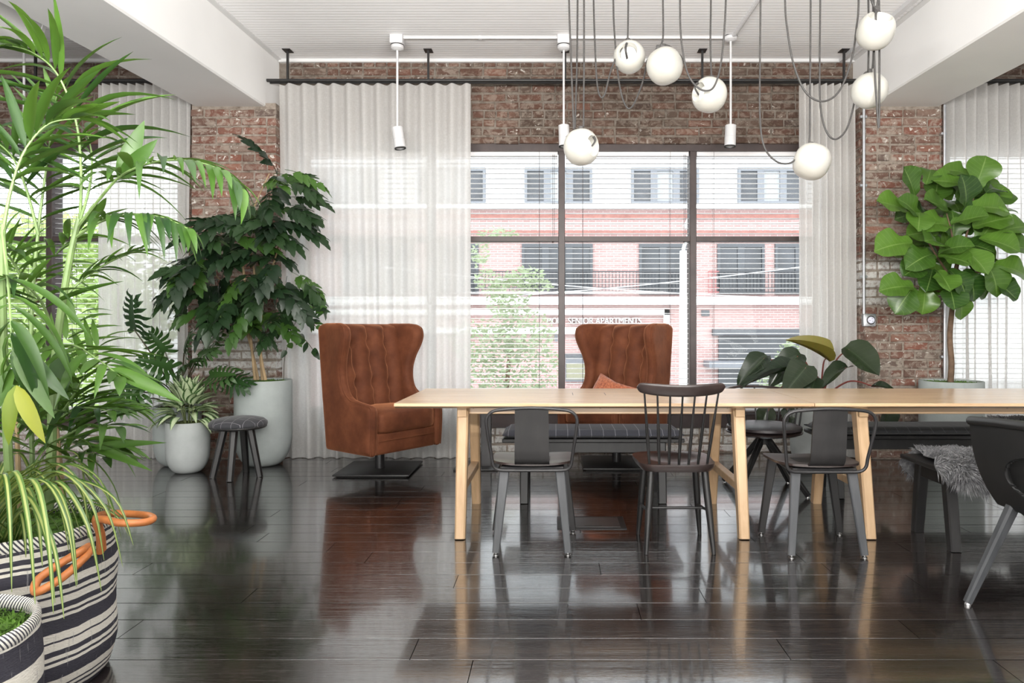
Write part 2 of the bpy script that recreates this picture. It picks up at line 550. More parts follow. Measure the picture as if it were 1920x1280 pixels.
def mat_planter(name, c):
    g = N(name)
    co = g.coord('Object')
    n = g.noise(co, 5, 5, 0.65)
    g.set(color=g.ramp(n, [(0.3, tuple(x * 0.9 for x in c)), (0.7, tuple(x * 1.08 for x in c))]), rough=0.75, spec=0.3)
    g.bump(g.noise(co, 60, 4), 0.12, 0.003)
    return g.m
M['planter'] = mat_planter('grey_fibre_cement', (0.36, 0.395, 0.385))
M['planter_pale'] = mat_planter('pale_fibre_cement', (0.45, 0.48, 0.472))
M['moss'] = plain('moss', (0.075, 0.16, 0.018), 0.9, var=0.6, scale=40)
M['soil_moss'] = plain('soil_moss', (0.08, 0.10, 0.03), 0.95, var=0.5, scale=40)

def mat_leaf(name, c_lo, c_hi, trans=0.3, rough=0.38, vein=None, uvfn=None, tint=(0.35, 0.55, 0.05)):
    g = N(name)
    r = g.objrand()
    co = g.coord('Object')
    n = g.noise(co, 3.0, 2)
    f = g.math('ADD', g.math('MULTIPLY', r, 0.75), g.math('MULTIPLY', n, 0.25))
    col = g.ramp(f, [(0.1, c_lo), (0.85, c_hi)])
    uv = g.sep(g.coord('UV'))
    if vein:
        mid = g.math('LESS_THAN', g.math('ABSOLUTE', g.math('SUBTRACT', uv[0], 0.5)), 0.018)
        # side veins running forward from the midrib
        a = g.math('MULTIPLY', g.math('SUBTRACT', uv[1], g.math('MULTIPLY', g.math('ABSOLUTE', g.math('SUBTRACT', uv[0], 0.5)), 0.35)), 9.0)
        side = g.math('LESS_THAN', g.math('FRACT', a), 0.07)
        col = g.mix(g.math('MULTIPLY', g.math('MAXIMUM', mid, g.math('MULTIPLY', side, 0.6)), 0.6), col, vein)
    if uvfn: col = uvfn(g, uv, col)
    g.set(color=col, rough=rough, spec=0.5)
    tr = g.node('ShaderNodeBsdfTranslucent')
    g.link(g.mix(0.5, col, tint), tr.inputs['Color'])
    m = g.node('ShaderNodeMixShader'); m.inputs[0].default_value = trans
    g.link(g.bsdf.outputs[0], m.inputs[1]); g.link(tr.outputs[0], m.inputs[2])
    g.link(m.outputs[0], g.out.inputs['Surface'])
    return g.m
M['palm_leaf'] = mat_leaf('palm_leaf', (0.012, 0.042, 0.012), (0.075, 0.165, 0.024), 0.26, 0.34, tint=(0.20, 0.36, 0.04))
M['palm_yellow'] = mat_leaf('yellowing_palm_leaf', (0.17, 0.26, 0.018), (0.36, 0.36, 0.025), 0.3, 0.4, tint=(0.4, 0.42, 0.04))
M['palm_stem'] = plain('palm_stem', (0.17, 0.26, 0.09), 0.5, var=0.35, scale=9)
M['cane'] = plain('cane', (0.38, 0.27, 0.15), 0.7, var=0.25, scale=12)
M['bark'] = plain('bark', (0.15, 0.095, 0.06), 0.85, var=0.35, scale=20, bump=0.4)
M['tree_leaf'] = mat_leaf('dark_tree_leaf', (0.009, 0.024, 0.011), (0.026, 0.062, 0.018), 0.12, 0.40, tint=(0.08, 0.2, 0.03))
M['tree_leaf_light'] = mat_leaf('fresh_tree_leaf', (0.03, 0.08, 0.016), (0.06, 0.14, 0.022), 0.2, 0.33, tint=(0.15, 0.3, 0.03))
M['selloum'] = mat_leaf('lobed_leaf', (0.014, 0.045, 0.014), (0.05, 0.12, 0.025), 0.16, 0.33, tint=(0.12, 0.3, 0.03))
M['fig_leaf'] = mat_leaf('fig_leaf', (0.016, 0.055, 0.009), (0.10, 0.21, 0.028), 0.18, 0.30, vein=(0.22, 0.34, 0.10), tint=(0.2, 0.36, 0.04))
M['philo_leaf'] = mat_leaf('dark_philodendron_leaf', (0.012, 0.021, 0.012), (0.027, 0.040, 0.020), 0.06, 0.2, vein=(0.045, 0.065, 0.035), tint=(0.1, 0.2, 0.03))
M['philo_new'] = mat_leaf('bronze_philodendron_leaf', (0.10, 0.12, 0.02), (0.17, 0.15, 0.03), 0.25, 0.28, vein=(0.25, 0.1, 0.04), tint=(0.4, 0.3, 0.05))
M['petiole_red'] = plain('red_petiole', (0.19, 0.045, 0.035), 0.4, var=0.25)
M['petiole_dark'] = plain('dark_petiole', (0.06, 0.05, 0.03), 0.45, var=0.3)
M['petiole_green'] = plain('green_petiole', (0.10, 0.13, 0.04), 0.45, var=0.3)
def var_agla(g, uv, col):
    e = g.math('ABSOLUTE', g.math('SUBTRACT', uv[0], 0.5))
    n = g.noise(g.coord('UV', (5, 14, 1)), 2.2, 4, 0.7)
    f = g.math('ADD', g.math('MULTIPLY', e, 1.35), g.math('MULTIPLY', n, 0.75))
    return g.mix(g.ramp(f, [(0.74, 0.0), (0.88, 1.0)]), (0.62, 0.72, 0.46), (0.045, 0.12, 0.03))
M['agla'] = mat_leaf('silver_variegated_leaf', (0.05, 0.12, 0.03), (0.06, 0.14, 0.04), 0.2, 0.4, uvfn=var_agla, tint=(0.4, 0.5, 0.2))
def var_spider(g, uv, col):
    e = g.math('ABSOLUTE', g.math('SUBTRACT', uv[0], 0.5))
    return g.mix(g.ramp(e, [(0.16, 0.0), (0.24, 1.0)]), (0.36, 0.41, 0.13), col)
M['spider'] = mat_leaf('striped_ribbon_leaf', (0.03, 0.09, 0.014), (0.09, 0.18, 0.04), 0.25, 0.33, uvfn=var_spider, tint=(0.35, 0.45, 0.08))

def mat_stripes(name, stops, z0, z1, cream=(0.70, 0.67, 0.60), dark=(0.040, 0.040, 0.055)):
    g = N(name)
    c = g.coord('Object')
    s = g.sep(c)
    wob = g.math('MULTIPLY', g.math('SUBTRACT', g.noise(g.coord('Object', (1, 1, 0.3)), 14, 2), 0.5), 0.012)
    f = g.math('DIVIDE', g.math('SUBTRACT', g.math('ADD', s[2], wob), z0), z1 - z0)
    nd = g.ramp(f, [(p, dark if k else cream) for p, k in stops], 'CONSTANT')
    fl = g.ramp(g.noise(g.coord('Object', (70, 70, 6)), 1.5, 2), [(0.66, 0.0), (0.70, 0.45)])
    n = g.noise(g.coord('Object', (90, 90, 240)), 1, 2)
    col = g.mix(fl, nd, (0.35, 0.34, 0.34))
    col = g.mix(g.math('MULTIPLY', n, 0.25), col, (0.1, 0.09, 0.08))
    g.set(color=col, rough=0.92, spec=0.15)
    g.bump(n, 0.5, 0.004)
    return g.m
M['leather_tan'] = plain('tan_leather', (0.46, 0.155, 0.045), 0.45, var=0.2, scale=25, bump=0.15)

def mat_fleece():
    g = N('grey_fleece')
    n = g.noise(g.coord('Object'), 26, 4, 0.7)
    g.set(color=g.ramp(n, [(0.3, (0.05, 0.05, 0.053)), (0.5, (0.125, 0.125, 0.13)), (0.7, (0.27, 0.27, 0.275))]), rough=0.85, sheen=0.4)
    return g.m
M['fleece'] = mat_fleece()

# ================================================================== THE ROOM
PIER_Y, BAY_Y, BACK_Y = 6.0, 6.30, 6.62
def ceil_z(y): return 3.626 - 0.040 * (BAY_Y - y)
def beam_z(y): return 3.100 - 0.042 * (PIER_Y - y)
LX, RX, RY = -7.4, 6.6, -4.9

def struct(o, label, cat):
    return tag(o, label, cat, kind='structure')

# floor: slab with single boards on it
fl = MB().box(LX, RX, RY, BACK_Y, -0.30, -0.021).obj('floor', M['floor_gap'], smooth=False)
struct(fl, 'dark glossy stained floor of long horizontal boards', 'floor')
pb = MB().rbox(-0.5, 0.5, -0.5, 0.5, -0.5, 0.5, 0.001, 1)
BW = 0.163
bm_ = MB()
for (a, b) in ((-0.5, 0.5),):
    # unit-length board, 0.1615 deep, eased long edges
    prof = [(-0.0797, -0.020), (-0.0797, -0.00025), (-0.0795, 0.0), (0.0795, 0.0), (0.0797, -0.00025), (0.0797, -0.020)]
    vs = [(x, y, z) for x in (a, b) for (y, z) in prof]
    fs = [(i, (i + 1) % 6, 6 + (i + 1) % 6, 6 + i) for i in range(6)] + [tuple(reversed(range(6))), tuple(range(6, 12))]
    bm_.add(vs, fs)
board_me = bm_.mesh('floor_board', M['floor'], smooth=False)
joints = {}
for px, py in ((463, 993), (620, 1026), (259, 1071), (238, 1184), (1553, 1067), (1706, 1181), (1470, 1218), (691, 1045), (882, 1258), (855, 1089), (1415, 1015), (1700, 1030)):
    d = 1472.0 / (py - 615)
    joints.setdefault(int((d - 0.738) // BW), []).append(FX(px, d))
row = 0
y = 0.738
while y < BAY_Y:
    js = list(joints.get(row, []))
    x = LX + rnd(0.3, 2.4)
    while x < RX:
        if all(abs(x - q) > 0.9 for q in js): js.append(x)
        x += rnd(1.7, 3.1)
    js = sorted([q for q in js if LX + 0.2 < q < RX - 0.2])
    ends = [LX] + js + [RX]
    for a, b in zip(ends, ends[1:]):
        if b - a < 0.05: continue
        Mx = Matrix.Translation((0.5 * (a + b), y + BW / 2, rnd(-0.0003, 0.0002))) @ Matrix.Rotation(rnd(-0.0025, 0.0025), 4, 'X') @ Matrix.Diagonal((b - a - 0.003, 1, 1, 1))
        inst('floor_board', board_me, fl, Mx)
    row += 1
    y += BW
# the boards behind the camera are one plain field
far = MB().box(LX, RX, RY, 0.737, -0.020, -0.0004).obj('board_field', M['floor'], fl, smooth=False)
far['kind'] = 'stuff'

# ceiling of narrow beaded boards, one ribbed sheet
mb = MB()
prof = []
y = RY
while y < BAY_Y:
    z = ceil_z(y)
    prof += [(y, z), (y + 0.038, z - 0.0016), (y + 0.0410, z + 0.010), (y + 0.0475, z + 0.010)]
    y += 0.05
vs, fs = [], []
for (yy, zz) in prof: vs += [(LX, yy, zz), (RX, yy, zz)]
for i in range(len(prof) - 1): fs.append((2 * i, 2 * i + 1, 2 * i + 3, 2 * i + 2))
mb.add(vs, fs)
mb.add([(LX, RY, 3.75), (RX, RY, 3.75), (RX, BACK_Y, 4.0), (LX, BACK_Y, 4.0)], [(0, 1, 2, 3)])
ce = mb.obj('ceiling', M['ceiling_paint'], smooth=False)
struct(ce, 'white painted beadboard ceiling with fine ribs', 'ceiling')

# beams
def beam(name, x0, x1, label):
    mb = MB()
    pts = []
    for yy in (RY, BACK_Y - 0.1):
        zb, zt = beam_z(yy), ceil_z(yy) + 0.05
        c = 0.012
        pts += [(x0 + c, yy, zb), (x1 - c, yy, zb), (x1, yy, zb + c), (x1, yy, zt), (x0, yy, zt), (x0, yy, zb + c)]
    fs = [(i, (i + 1) % 6, 6 + (i + 1) % 6, 6 + i) for i in range(6)] + [tuple(reversed(range(6))), tuple(range(6, 12))]
    mb.add(pts, fs)
    o = mb.obj(name, M['plaster'], smooth=False)
    struct(o, label, 'beam')
    # cove strip where the beam meets the ceiling
    for s, xx in ((-1, x0), (1, x1)):
        m2 = MB()
        for (w, h) in ((0.035, 0.022),):
            q = []
            for yy in (RY, BAY_Y):
                zt = ceil_z(yy)
                q += [(xx, yy, zt - h), (xx + s * w, yy, zt - h * 0.4), (xx + s * w, yy, zt + 0.004), (xx, yy, zt + 0.004)]
            m2.add(q, [(0, 1, 5, 4), (1, 2, 6, 5), (3, 0, 4, 7), (2, 3, 7, 6), (0, 3, 2, 1), (4, 5, 6, 7)])
        m2.obj('cove_strip', M['white_paint'], o, smooth=False)
    return o
beam('beam_left', -3.183, -2.555, 'white boxed beam running to the pier behind the leafy plants')
beam('beam_right', 2.747, 3.380, 'white boxed beam over the pier with the conduit')

# side and rear walls (out of view, they close the room)
struct(MB().box(LX - 0.2, LX, RY, BACK_Y, -0.02, 4.0).obj('wall_left', M['plaster'], smooth=False), 'plain white side wall beyond the palm', 'wall')
struct(MB().box(RX, RX + 0.2, RY, BACK_Y, -0.02, 4.0).obj('wall_right', M['plaster'], smooth=False), 'plain white side wall beyond the fig tree', 'wall')
struct(MB().box(LX - 0.2, RX + 0.2, RY - 0.2, RY, -0.3, 4.0).obj('wall_rear', M['plaster'], smooth=False), 'plain white wall behind the viewer', 'wall')

# ------------------------------------------------------------------ brickwork
def brick_variants(n, L, Hh=0.061, D=0.10):
    out = []
    for k in range(n):
        bm = bmesh.new()
        bmesh.ops.create_cube(bm, size=1.0)
        for v in bm.verts: v.co = (v.co.x * L, v.co.y * D, v.co.z * Hh)
        fe = [e for e in bm.edges if all(v.co.y < 0 for v in e.verts)]
        bmesh.ops.bevel(bm, geom=fe, offset=0.0065, segments=1, affect='EDGES')
        for v in bm.verts:
            v.co += Vector((rnd(-1, 1) * 0.0035, rnd(-0.3, 0.3) * 0.004, rnd(-1, 1) * 0.0032))
        mb = MB(); mb.from_bm(bm)
        out.append(mb)
    return out
BR = {}
def brick_mesh(mat_key, half=False):
    k = (mat_key, half)
    if k not in BR:
        BR[k] = [b.mesh('brick', M[mat_key], smooth=False) for b in brick_variants(7, 0.100 if half else 0.207)]
    return random.choice(BR[k])
COURSE = 0.0790
def lay(parent, x0, x1, z0, z1, yface, mat_key, side=None, skip=None, off=0):
    """courses of brick over a wall face at y=yface looking towards the viewer; side=+1/-1: on a reveal at x=x0, running along y"""
    i = int(math.floor(z0 / COURSE))
    while (i + 0.5) * COURSE < z1:
        zc = (i + 0.5) * COURSE
        if zc - 0.02 < z0: i += 1; continue
        header = (i % 6 == 3)
        x = x0 + (0.0 if (i + off) % 2 == 0 else 0.105) - 0.105 + 0.008
        first = True
        while x < x1 - 0.03:
            half = header or (random.random() < 0.07)
            L = 0.112 if half else 0.222
            a, b = max(x, x0 + 0.004), min(x + L - 0.013, x1 - 0.004)
            x += L
            if b - a < 0.03: continue
            hf = (b - a) < 0.135
            nat = 0.100 if hf else 0.207
            cx = 0.5 * (a + b)
            if skip and skip(cx, zc): continue
            me = brick_mesh(mat_key, hf)
            proud = rnd(-0.004, 0.005)
            if side is None:
                Mx = Matrix.Translation((cx, yface + 0.050 - 0.0 + proud, zc + rnd(-0.003, 0.003))) @ Matrix.Rotation(rnd(-0.012, 0.012), 4, 'Y') @ Matrix.Rotation(rnd(-0.02, 0.02), 4, 'Z') @ Matrix.Diagonal(((b - a) / nat, 1, rnd(0.95, 1.06), 1))
            inst('brick', me, parent, Mx)
        i += 1
def lay_side(parent, xface, sgn, y0, y1, z0, z1, mat_key):
    """brick ends on the short return of a pier (faces +x if sgn>0)"""
    i = int(math.floor(z0 / COURSE))
    while (i + 0.5) * COURSE < z1:
        zc = (i + 0.5) * COURSE
        y = y0 + 0.10
        me = brick_mesh(mat_key, False)
        L = y1 - y
        rot = Matrix.Rotation(radians(90 if sgn > 0 else -90), 4, 'Z')
        Mx = Matrix.Translation((xface - sgn * (0.050 + rnd(-0.003, 0.004)), y + L / 2, zc)) @ rot @ Matrix.Diagonal((L / 0.207, 1, 1, 1))
        inst('brick', me, parent, Mx)
        i += 1

MO = 0.009   # mortar lies this far behind the brick faces
PLX0, PLX1 = -3.211, -2.456
PRX0, PRX1 = 2.715, 3.403
WT, WB = FZ(268, BAY_Y), FZ(800, BAY_Y)      # window opening top and bottom
# piers
def pier(name, x0, x1, mk, label, sides):
    mb = MB().box(x0 + MO, x1 - MO, PIER_Y + MO, BACK_Y, -0.02, beam_z(PIER_Y) + 0.03)
    o = struct(mb.obj(name, M['mortar'], smooth=False), label, 'pier')
    lay(o, x0, x1, 0.0, beam_z(PIER_Y) + 0.01, PIER_Y, mk)
    for s in sides:
        lay_side(o, x1 if s > 0 else x0, s, PIER_Y, BAY_Y + 0.02, 0.0, 3.08, mk)
    return o
pier('wall_pier_left', PLX0, PLX1, 'brick_paint_left', 'exposed red brick pier behind the dark leafy tree', (1,))
pier('wall_pier_right', PRX0, PRX1, 'brick_paint_right', 'exposed red brick pier with white paint remains and conduit', (-1,))

def bay(name, x0, x1, wx0, wx1, label, brick_range):
    """brick header and sill wall of one window bay"""
    mb = MB()
    mb.box(x0 - 0.12, x1 + 0.08, BAY_Y + MO, BACK_Y, WT, ceil_z(BAY_Y) + 0.25)
    mb.box(x0, wx0, BAY_Y + MO, BACK_Y, WB, WT)
    mb.box(wx1, x1, BAY_Y + MO, BACK_Y, WB, WT)
    o = struct(mb.obj(name, M['mortar_dark'], smooth=False), label + ', above the windows', 'wall')
    lay(o, brick_range[0], brick_range[1], WT + 0.005, ceil_z(BAY_Y) + 0.02, BAY_Y, 'brick_header')
    if wx0 - x0 > 0.06: lay(o, x0, wx0, WB, WT, BAY_Y, 'brick')
    if x1 - wx1 > 0.06: lay(o, wx1, x1, WB, WT, BAY_Y, 'brick')
    return o
WX0, WX1 = -2.376, 2.494
bay('wall_back_center', PLX1, PRX0, WX0, WX1, 'weathered brick wall between the two beams', (PLX1, PRX0))
bay('wall_back_left', LX, PLX0, -7.12, -3.47, 'weathered brick wall behind the palm', (-5.6, PLX0))
bay('wall_back_right', PRX1, RX, 3.62, 6.05, 'weathered brick wall over the rightmost curtain', (PRX1, 5.2))
def sill_wall(name, x0, x1, label, br):
    o = struct(MB().box(x0, x1, BAY_Y + MO, BACK_Y, -0.02, WB).obj(name, M['mortar'], smooth=False), label, 'wall')
    lay(o, br[0], br[1], 0.0, WB, BAY_Y, 'brick_paint_low')
sill_wall('wall_sill_center', PLX1, PRX0, 'pale limewashed brick below the middle windows', (PLX1, PRX0))
sill_wall('wall_sill_left', LX, PLX0, 'pale limewashed brick below the window behind the palm', (-5.3, PLX0))
sill_wall('wall_sill_right', PRX1, RX, 'pale limewashed brick below the window behind the fig tree', (PRX1, 4.9))

# ceiling-to-wall trim
for nm, x0, x1 in (('trim_1', PLX1 - 0.09, PRX0 + 0.03), ('trim_2', LX, PLX0 + 0.03), ('trim_3', PRX1 - 0.03, RX)):
    struct(MB().box(x0, x1, BAY_Y - 0.03, BAY_Y + 0.012, ceil_z(BAY_Y) - 0.03, ceil_z(BAY_Y) + 0.01).obj(nm, M['white_paint'], smooth=False), 'thin white trim strip where ceiling meets brick, bay %s' % nm[-1], 'trim')

# ------------------------------------------------------------------ windows: frame, panes
TRZ = FZ(447.5, 6.33)
GB, GT = FZ(770, 6.34), FZ(284, 6.34)
def window(n, xs, label):
    """xs: mullion centre lines from left edge to right edge"""
    root = thing('window_%d' % n, label, 'window', kind='structure')
    fr = MB()
    fr.box(xs[0] - 0.03, xs[-1] + 0.03, BAY_Y + 0.02, 6.46, GT, WT + 0.004)
    fr.obj('head', M['frame_brown'], root, smooth=False)
    MB().box(xs[0] - 0.03, xs[-1] + 0.03, BAY_Y - 0.03, 6.50, GB - 0.012, GB).box(xs[0] - 0.03, xs[-1] + 0.03, BAY_Y - 0.012, 6.50, WB - 0.005, GB - 0.03).obj('window_sill', M['frame_brown'], root, smooth=False)
    for i, x in enumerate(xs):
        MB().rbox(x - 0.03, x + 0.03, BAY_Y + 0.015, 6.46, GB, GT, 0.004, 1).obj('mullion', M['frame_brown'], root, smooth=False)
    for a, b in zip(xs, xs[1:]):
        MB().box(a + 0.03, b - 0.03, BAY_Y + 0.022, 6.44, TRZ - 0.022, TRZ + 0.022).obj('transom', M['frame_brown'], root, smooth=False)
        MB().box(a + 0.03, b - 0.03, 6.425, 6.431, GB, TRZ - 0.022).obj('pane', M['glass'], root, smooth=False)
        MB().box(a + 0.03, b - 0.03, 6.425, 6.431, TRZ + 0.022, GT).obj('pane', M['glass'], root, smooth=False)
    return root
window(1, [WX0, -1.1625, 0.055, 1.2725, WX1], 'wide dark brown framed window in the middle bay')
window(2, [-7.12, -5.905, -4.69, -3.47], 'dark brown framed window behind the palm')
window(3, [3.62, 4.835, 6.05], 'dark brown framed window behind the rightmost curtain')

# ------------------------------------------------------------------ venetian blinds
SP = 0.0466
def slat_mesh(w):
    mb = MB()
    n = 4
    vs = []
    for x in (-w / 2, w / 2):
        for k in range(n + 1):
            t = k / n
            vs.append((x, (t - 0.5) * 0.05, 0.0035 * (1 - (2 * t - 1) ** 2)))
        for k in range(n, -1, -1):
            t = k / n
            vs.append((x, (t - 0.5) * 0.05, 0.0035 * (1 - (2 * t - 1) ** 2) - 0.0022))
    m = 2 * (n + 1)
    fs = [(i, (i + 1) % m, m + (i + 1) % m, m + i) for i in range(m)] + [tuple(reversed(range(m))), tuple(range(m, 2 * m))]
    return mb.add(vs, fs).mesh('slat', M['slat'], smooth=False)
SLAT = slat_mesh(1.0)
def blind(a, b, label):
    root = thing('venetian_blind', label, 'blind', ((a + b) / 2, 6.37, GT), group='white slatted window blinds')
    w = b - a - 0.075
    MB().box(-w / 2, w / 2, -0.028, 0.028, -0.04, -0.002).obj('head_rail', M['slat'], root, smooth=False)
    z = -0.058
    while GT + z > GB + 0.05:
        inst('slat', SLAT, root, Matrix.Translation((0, 0, z)) @ Matrix.Rotation(radians(3), 4, 'X') @ Matrix.Diagonal((w, 1, 1, 1)))
        z -= SP
    MB().rbox(-w / 2, w / 2, -0.026, 0.026, z - 0.006, z + 0.016, 0.004, 1).obj('bottom_rail', M['slat'], root, smooth=False)
    for x in (-w / 2 + 0.16, w / 2 - 0.17):
        for yy in (-0.029, 0.029):
            MB().tube([(x, yy, 0), (x, yy, z)], 0.0016, 5).obj('ladder_cord', M['cord_dark'], root)
    wand = MB().tube([(w / 2 - 0.03, -0.035, -0.03), (w / 2 - 0.03, -0.036, -0.78)], 0.0018, 5)
    wand.tube([(w / 2 - 0.045, -0.035, -0.03), (w / 2 - 0.045, -0.036, -0.81)], 0.0018, 5)
    wd = wand.obj('pull_cord', M['cord_dark'], root)
    MB().lathe([(0.002, -0.03), (0.007, -0.024), (0.005, 0.0), (0.002, 0.004)], 8, (w / 2 - 0.03, -0.036, -0.79)).lathe([(0.002, -0.03), (0.007, -0.024), (0.005, 0.0), (0.002, 0.004)], 8, (w / 2 - 0.045, -0.036, -0.82)).obj('cord_tassel', M['frame_brown'], wd)
    return root
blind(WX0, -1.1625, 'white slatted blind veiled by the wide curtain, nearest the leafy tree')
blind(-1.1625, 0.055, 'white slatted blind half behind the wide curtain, beside the tree outside')
blind(0.055, 1.2725, 'white slatted blind in the pane above the wing chair with the pillow')
blind(1.2725, WX1, 'white slatted blind beside the narrow gathered curtain')
blind(-4.69, -3.47, 'white slatted blind mostly behind the curtain next to the palm')
blind(-5.905, -4.69, 'white slatted blind seen through the palm fronds')
blind(3.62, 4.835, 'white slatted blind veiled by the rightmost curtain')

# ------------------------------------------------------------------ curtains and rods
def curtain(x0, x1, label, waves, amp, y=6.035, bottom_in=0.0, seed=1, uneven=0.25):
    rs = random.Random(seed)
    ph = [rs.uniform(-1, 1) for _ in range(waves + 3)]
    zt, zb = 3.305, 0.006
    nu, nv = waves * 12, 14
    def fn(u, v):
        s = u * waves
        k = int(s)
        j = (ph[k] * (1 - (s - k)) + ph[k + 1] * (s - k)) * uneven
        t = 1 - v
        a = amp * (0.75 + 0.25 * sin(3.1 * s + 1.3) * v)
        ss = s + j * v
        off = sin(2 * pi * ss)
        # soft fold: fuller on the room side
        off = off * 0.85 + 0.22 * sin(4 * pi * ss + 0.8) * v + 0.25 * v * sin(0.55 * pi * s + seed)
        x = x0 + bottom_in * v + (x1 - x0 - bottom_in * v) * u + 0.012 * v * sin(1.7 * s + seed)
        z = zb + (zt - zb) * t
        return (x, y + a * off, z)
    o = MB().grid(fn, nu, nv).obj('curtain', M['curtain'], smooth=True, angle=180)
    return tag(o, label, 'curtain', 'sheer linen curtains')
curtain(PLX1 + 0.012, -0.752, 'wide sheer off-white curtain behind the left wing chair', 13, 0.050, bottom_in=0.045, seed=3)
curtain(2.150, 2.645, 'narrow gathered off-white curtain beside the conduit pier', 8, 0.050, seed=7, uneven=0.15)
curtain(-4.045, -3.225, 'off-white curtain between the palm and the brick pier', 11, 0.050, seed=5, uneven=0.4)
curtain(3.430, 5.25, 'off-white curtain behind the fiddle leaf fig', 19, 0.055, seed=9, uneven=0.5)

def curtain_rod(x0, x1, brs, label):
    z = 3.338
    root = thing('curtain_rod', label, 'curtain rod', (0, 0, 0), group='black curtain rods')
    MB().tube([(x0, 6.03, z), (x1, 6.03, z)], 0.014, 10).obj('rail', M['black_metal'], root)
    MB().tube([(x0, 6.10, z + 0.004), (x1, 6.10, z + 0.004)], 0.010, 10).obj('rail', M['black_metal'], root)
    for bx in brs:
        zt = ceil_z(6.06) + 0.001
        MB().box(bx - 0.009, bx + 0.009, 6.05, 6.068, z - 0.01, zt - 0.006).box(bx - 0.036, bx + 0.036, 6.015, 6.105, zt - 0.008, zt).box(bx - 0.009, bx + 0.009, 6.03, 6.10, z - 0.004, z + 0.008).obj('bracket', M['black_metal'], root, smooth=False)
    return root
curtain_rod(PLX1 - 0.095, PRX0 + 0.028, [FX(p, 6.03) for p in (537, 802, 1060, 1318, 1585)], 'black double curtain rod across the middle bay')
curtain_rod(-5.6, PLX0 + 0.02, [FX(62, 6.03), -3.35], 'black double curtain rod behind the palm')
curtain_rod(PRX1 - 0.02, 5.6, [3.6, 4.9], 'black double curtain rod over the fig tree')
# curtain glides under the middle rod

# ================================================================== OUTSIDE
EY = 26.0
def EX(px): return FX(px, EY)
def EZ(py): return FZ(py, EY)
GZ = -4.2
M['facade_white'] = plain('facade_stucco', (0.56, 0.56, 0.57), 0.8, var=0.02)
M['facade_band'] = plain('facade_stone_band', (0.84, 0.83, 0.82), 0.8, var=0.02)
M['facade_soldier'] = plain('facade_soldier_course', (0.30, 0.135, 0.115), 0.85, var=0.15, scale=6)
M['ext_frame'] = plain('grey_window_frame', (0.17, 0.175, 0.195), 0.5)
M['ext_frame_dark'] = plain('charcoal_window_frame', (0.075, 0.078, 0.088), 0.5)
M['ext_glass'] = plain('dim_glass', (0.05, 0.052, 0.06), 0.12, var=0.4, scale=0.8)
M['ext_shade'] = plain('window_shade', (0.30, 0.305, 0.32), 0.6)
M['ext_yellow'] = plain('yellowish_pane', (0.24, 0.23, 0.16), 0.4)  # dull yellow tint for the shop window panes
M['asphalt'] = plain('asphalt', (0.48, 0.48, 0.48), 0.9, var=0.15, scale=0.5)
M['rail_dark'] = plain('balcony_rail_paint', (0.05, 0.05, 0.055), 0.5)
M['rail_red'] = plain('balcony_rail_red', (0.30, 0.10, 0.10), 0.5)
def mat_facade():
    g = N('pale_red_facade_brick')
    pos = g.coord('Position')
    bt = g.node('ShaderNodeTexBrick')
    cm = g.node('ShaderNodeCombineXYZ'); s = g.sep(pos)
    g.link(s[0], cm.inputs[0]); g.link(s[2], cm.inputs[1])
    g.link(cm.outputs[0], bt.inputs['Vector'])
    for k, v in (('Color1', (0.345, 0.205, 0.197, 1)), ('Color2', (0.40, 0.255, 0.245, 1)), ('Mortar', (0.48, 0.385, 0.37, 1))): bt.inputs[k].default_value = v
    bt.inputs['Scale'].default_value = 1.0; bt.inputs['Brick Width'].default_value = 0.28; bt.inputs['Row Height'].default_value = 0.09; bt.inputs['Mortar Size'].default_value = 0.012
    g.set(color=bt.outputs['Color'], rough=0.9)
    return g.m
M['facade_brick'] = mat_facade()

b = thing('apartment_building', 'pale red brick and white apartment block across the street', 'building', (0, 0, 0))
X0, X1 = EX(470), EX(1760)
def ext(name, x0, x1, y0, y1, z0, z1, mat, parent=None):
    return MB().box(x0, x1, y0, y1, z0, z1).obj(name, M[mat], parent or b, smooth=False)
ext('brick_wall', X0, X1, EY + 0.3, EY + 6, GZ, EZ(386), 'facade_brick')
ext('upper_wall', X0, X1, EY + 0.35, EY + 6, EZ(386), EZ(150), 'facade_white')
ext('cornice', X0, X1, EY + 0.02, EY + 0.36, EZ(390), EZ(382), 'facade_band')
ext('soldier_course', X0, X1, EY + 0.22, EY + 0.31, EZ(408), EZ(400), 'facade_soldier')
ext('soldier_course', X0, X1, EY + 0.24, EY + 0.31, EZ(436), EZ(431), 'facade_soldier')
ext('stone_band', X0, X1, EY - 0.05, EY + 0.31, EZ(571), EZ(556), 'facade_band')
ext('stone_band', X0, EX(1256), EY + 0.02, EY + 0.31, EZ(590), EZ(580), 'facade_band')
ext('stone_band', X0, EX(1130), EY + 0.02, EY + 0.31, EZ(626), EZ(613), 'facade_band')
ext('pilaster', EX(1246), EX(1256), EY + 0.02, EY + 0.31, EZ(611), EZ(580), 'facade_band')
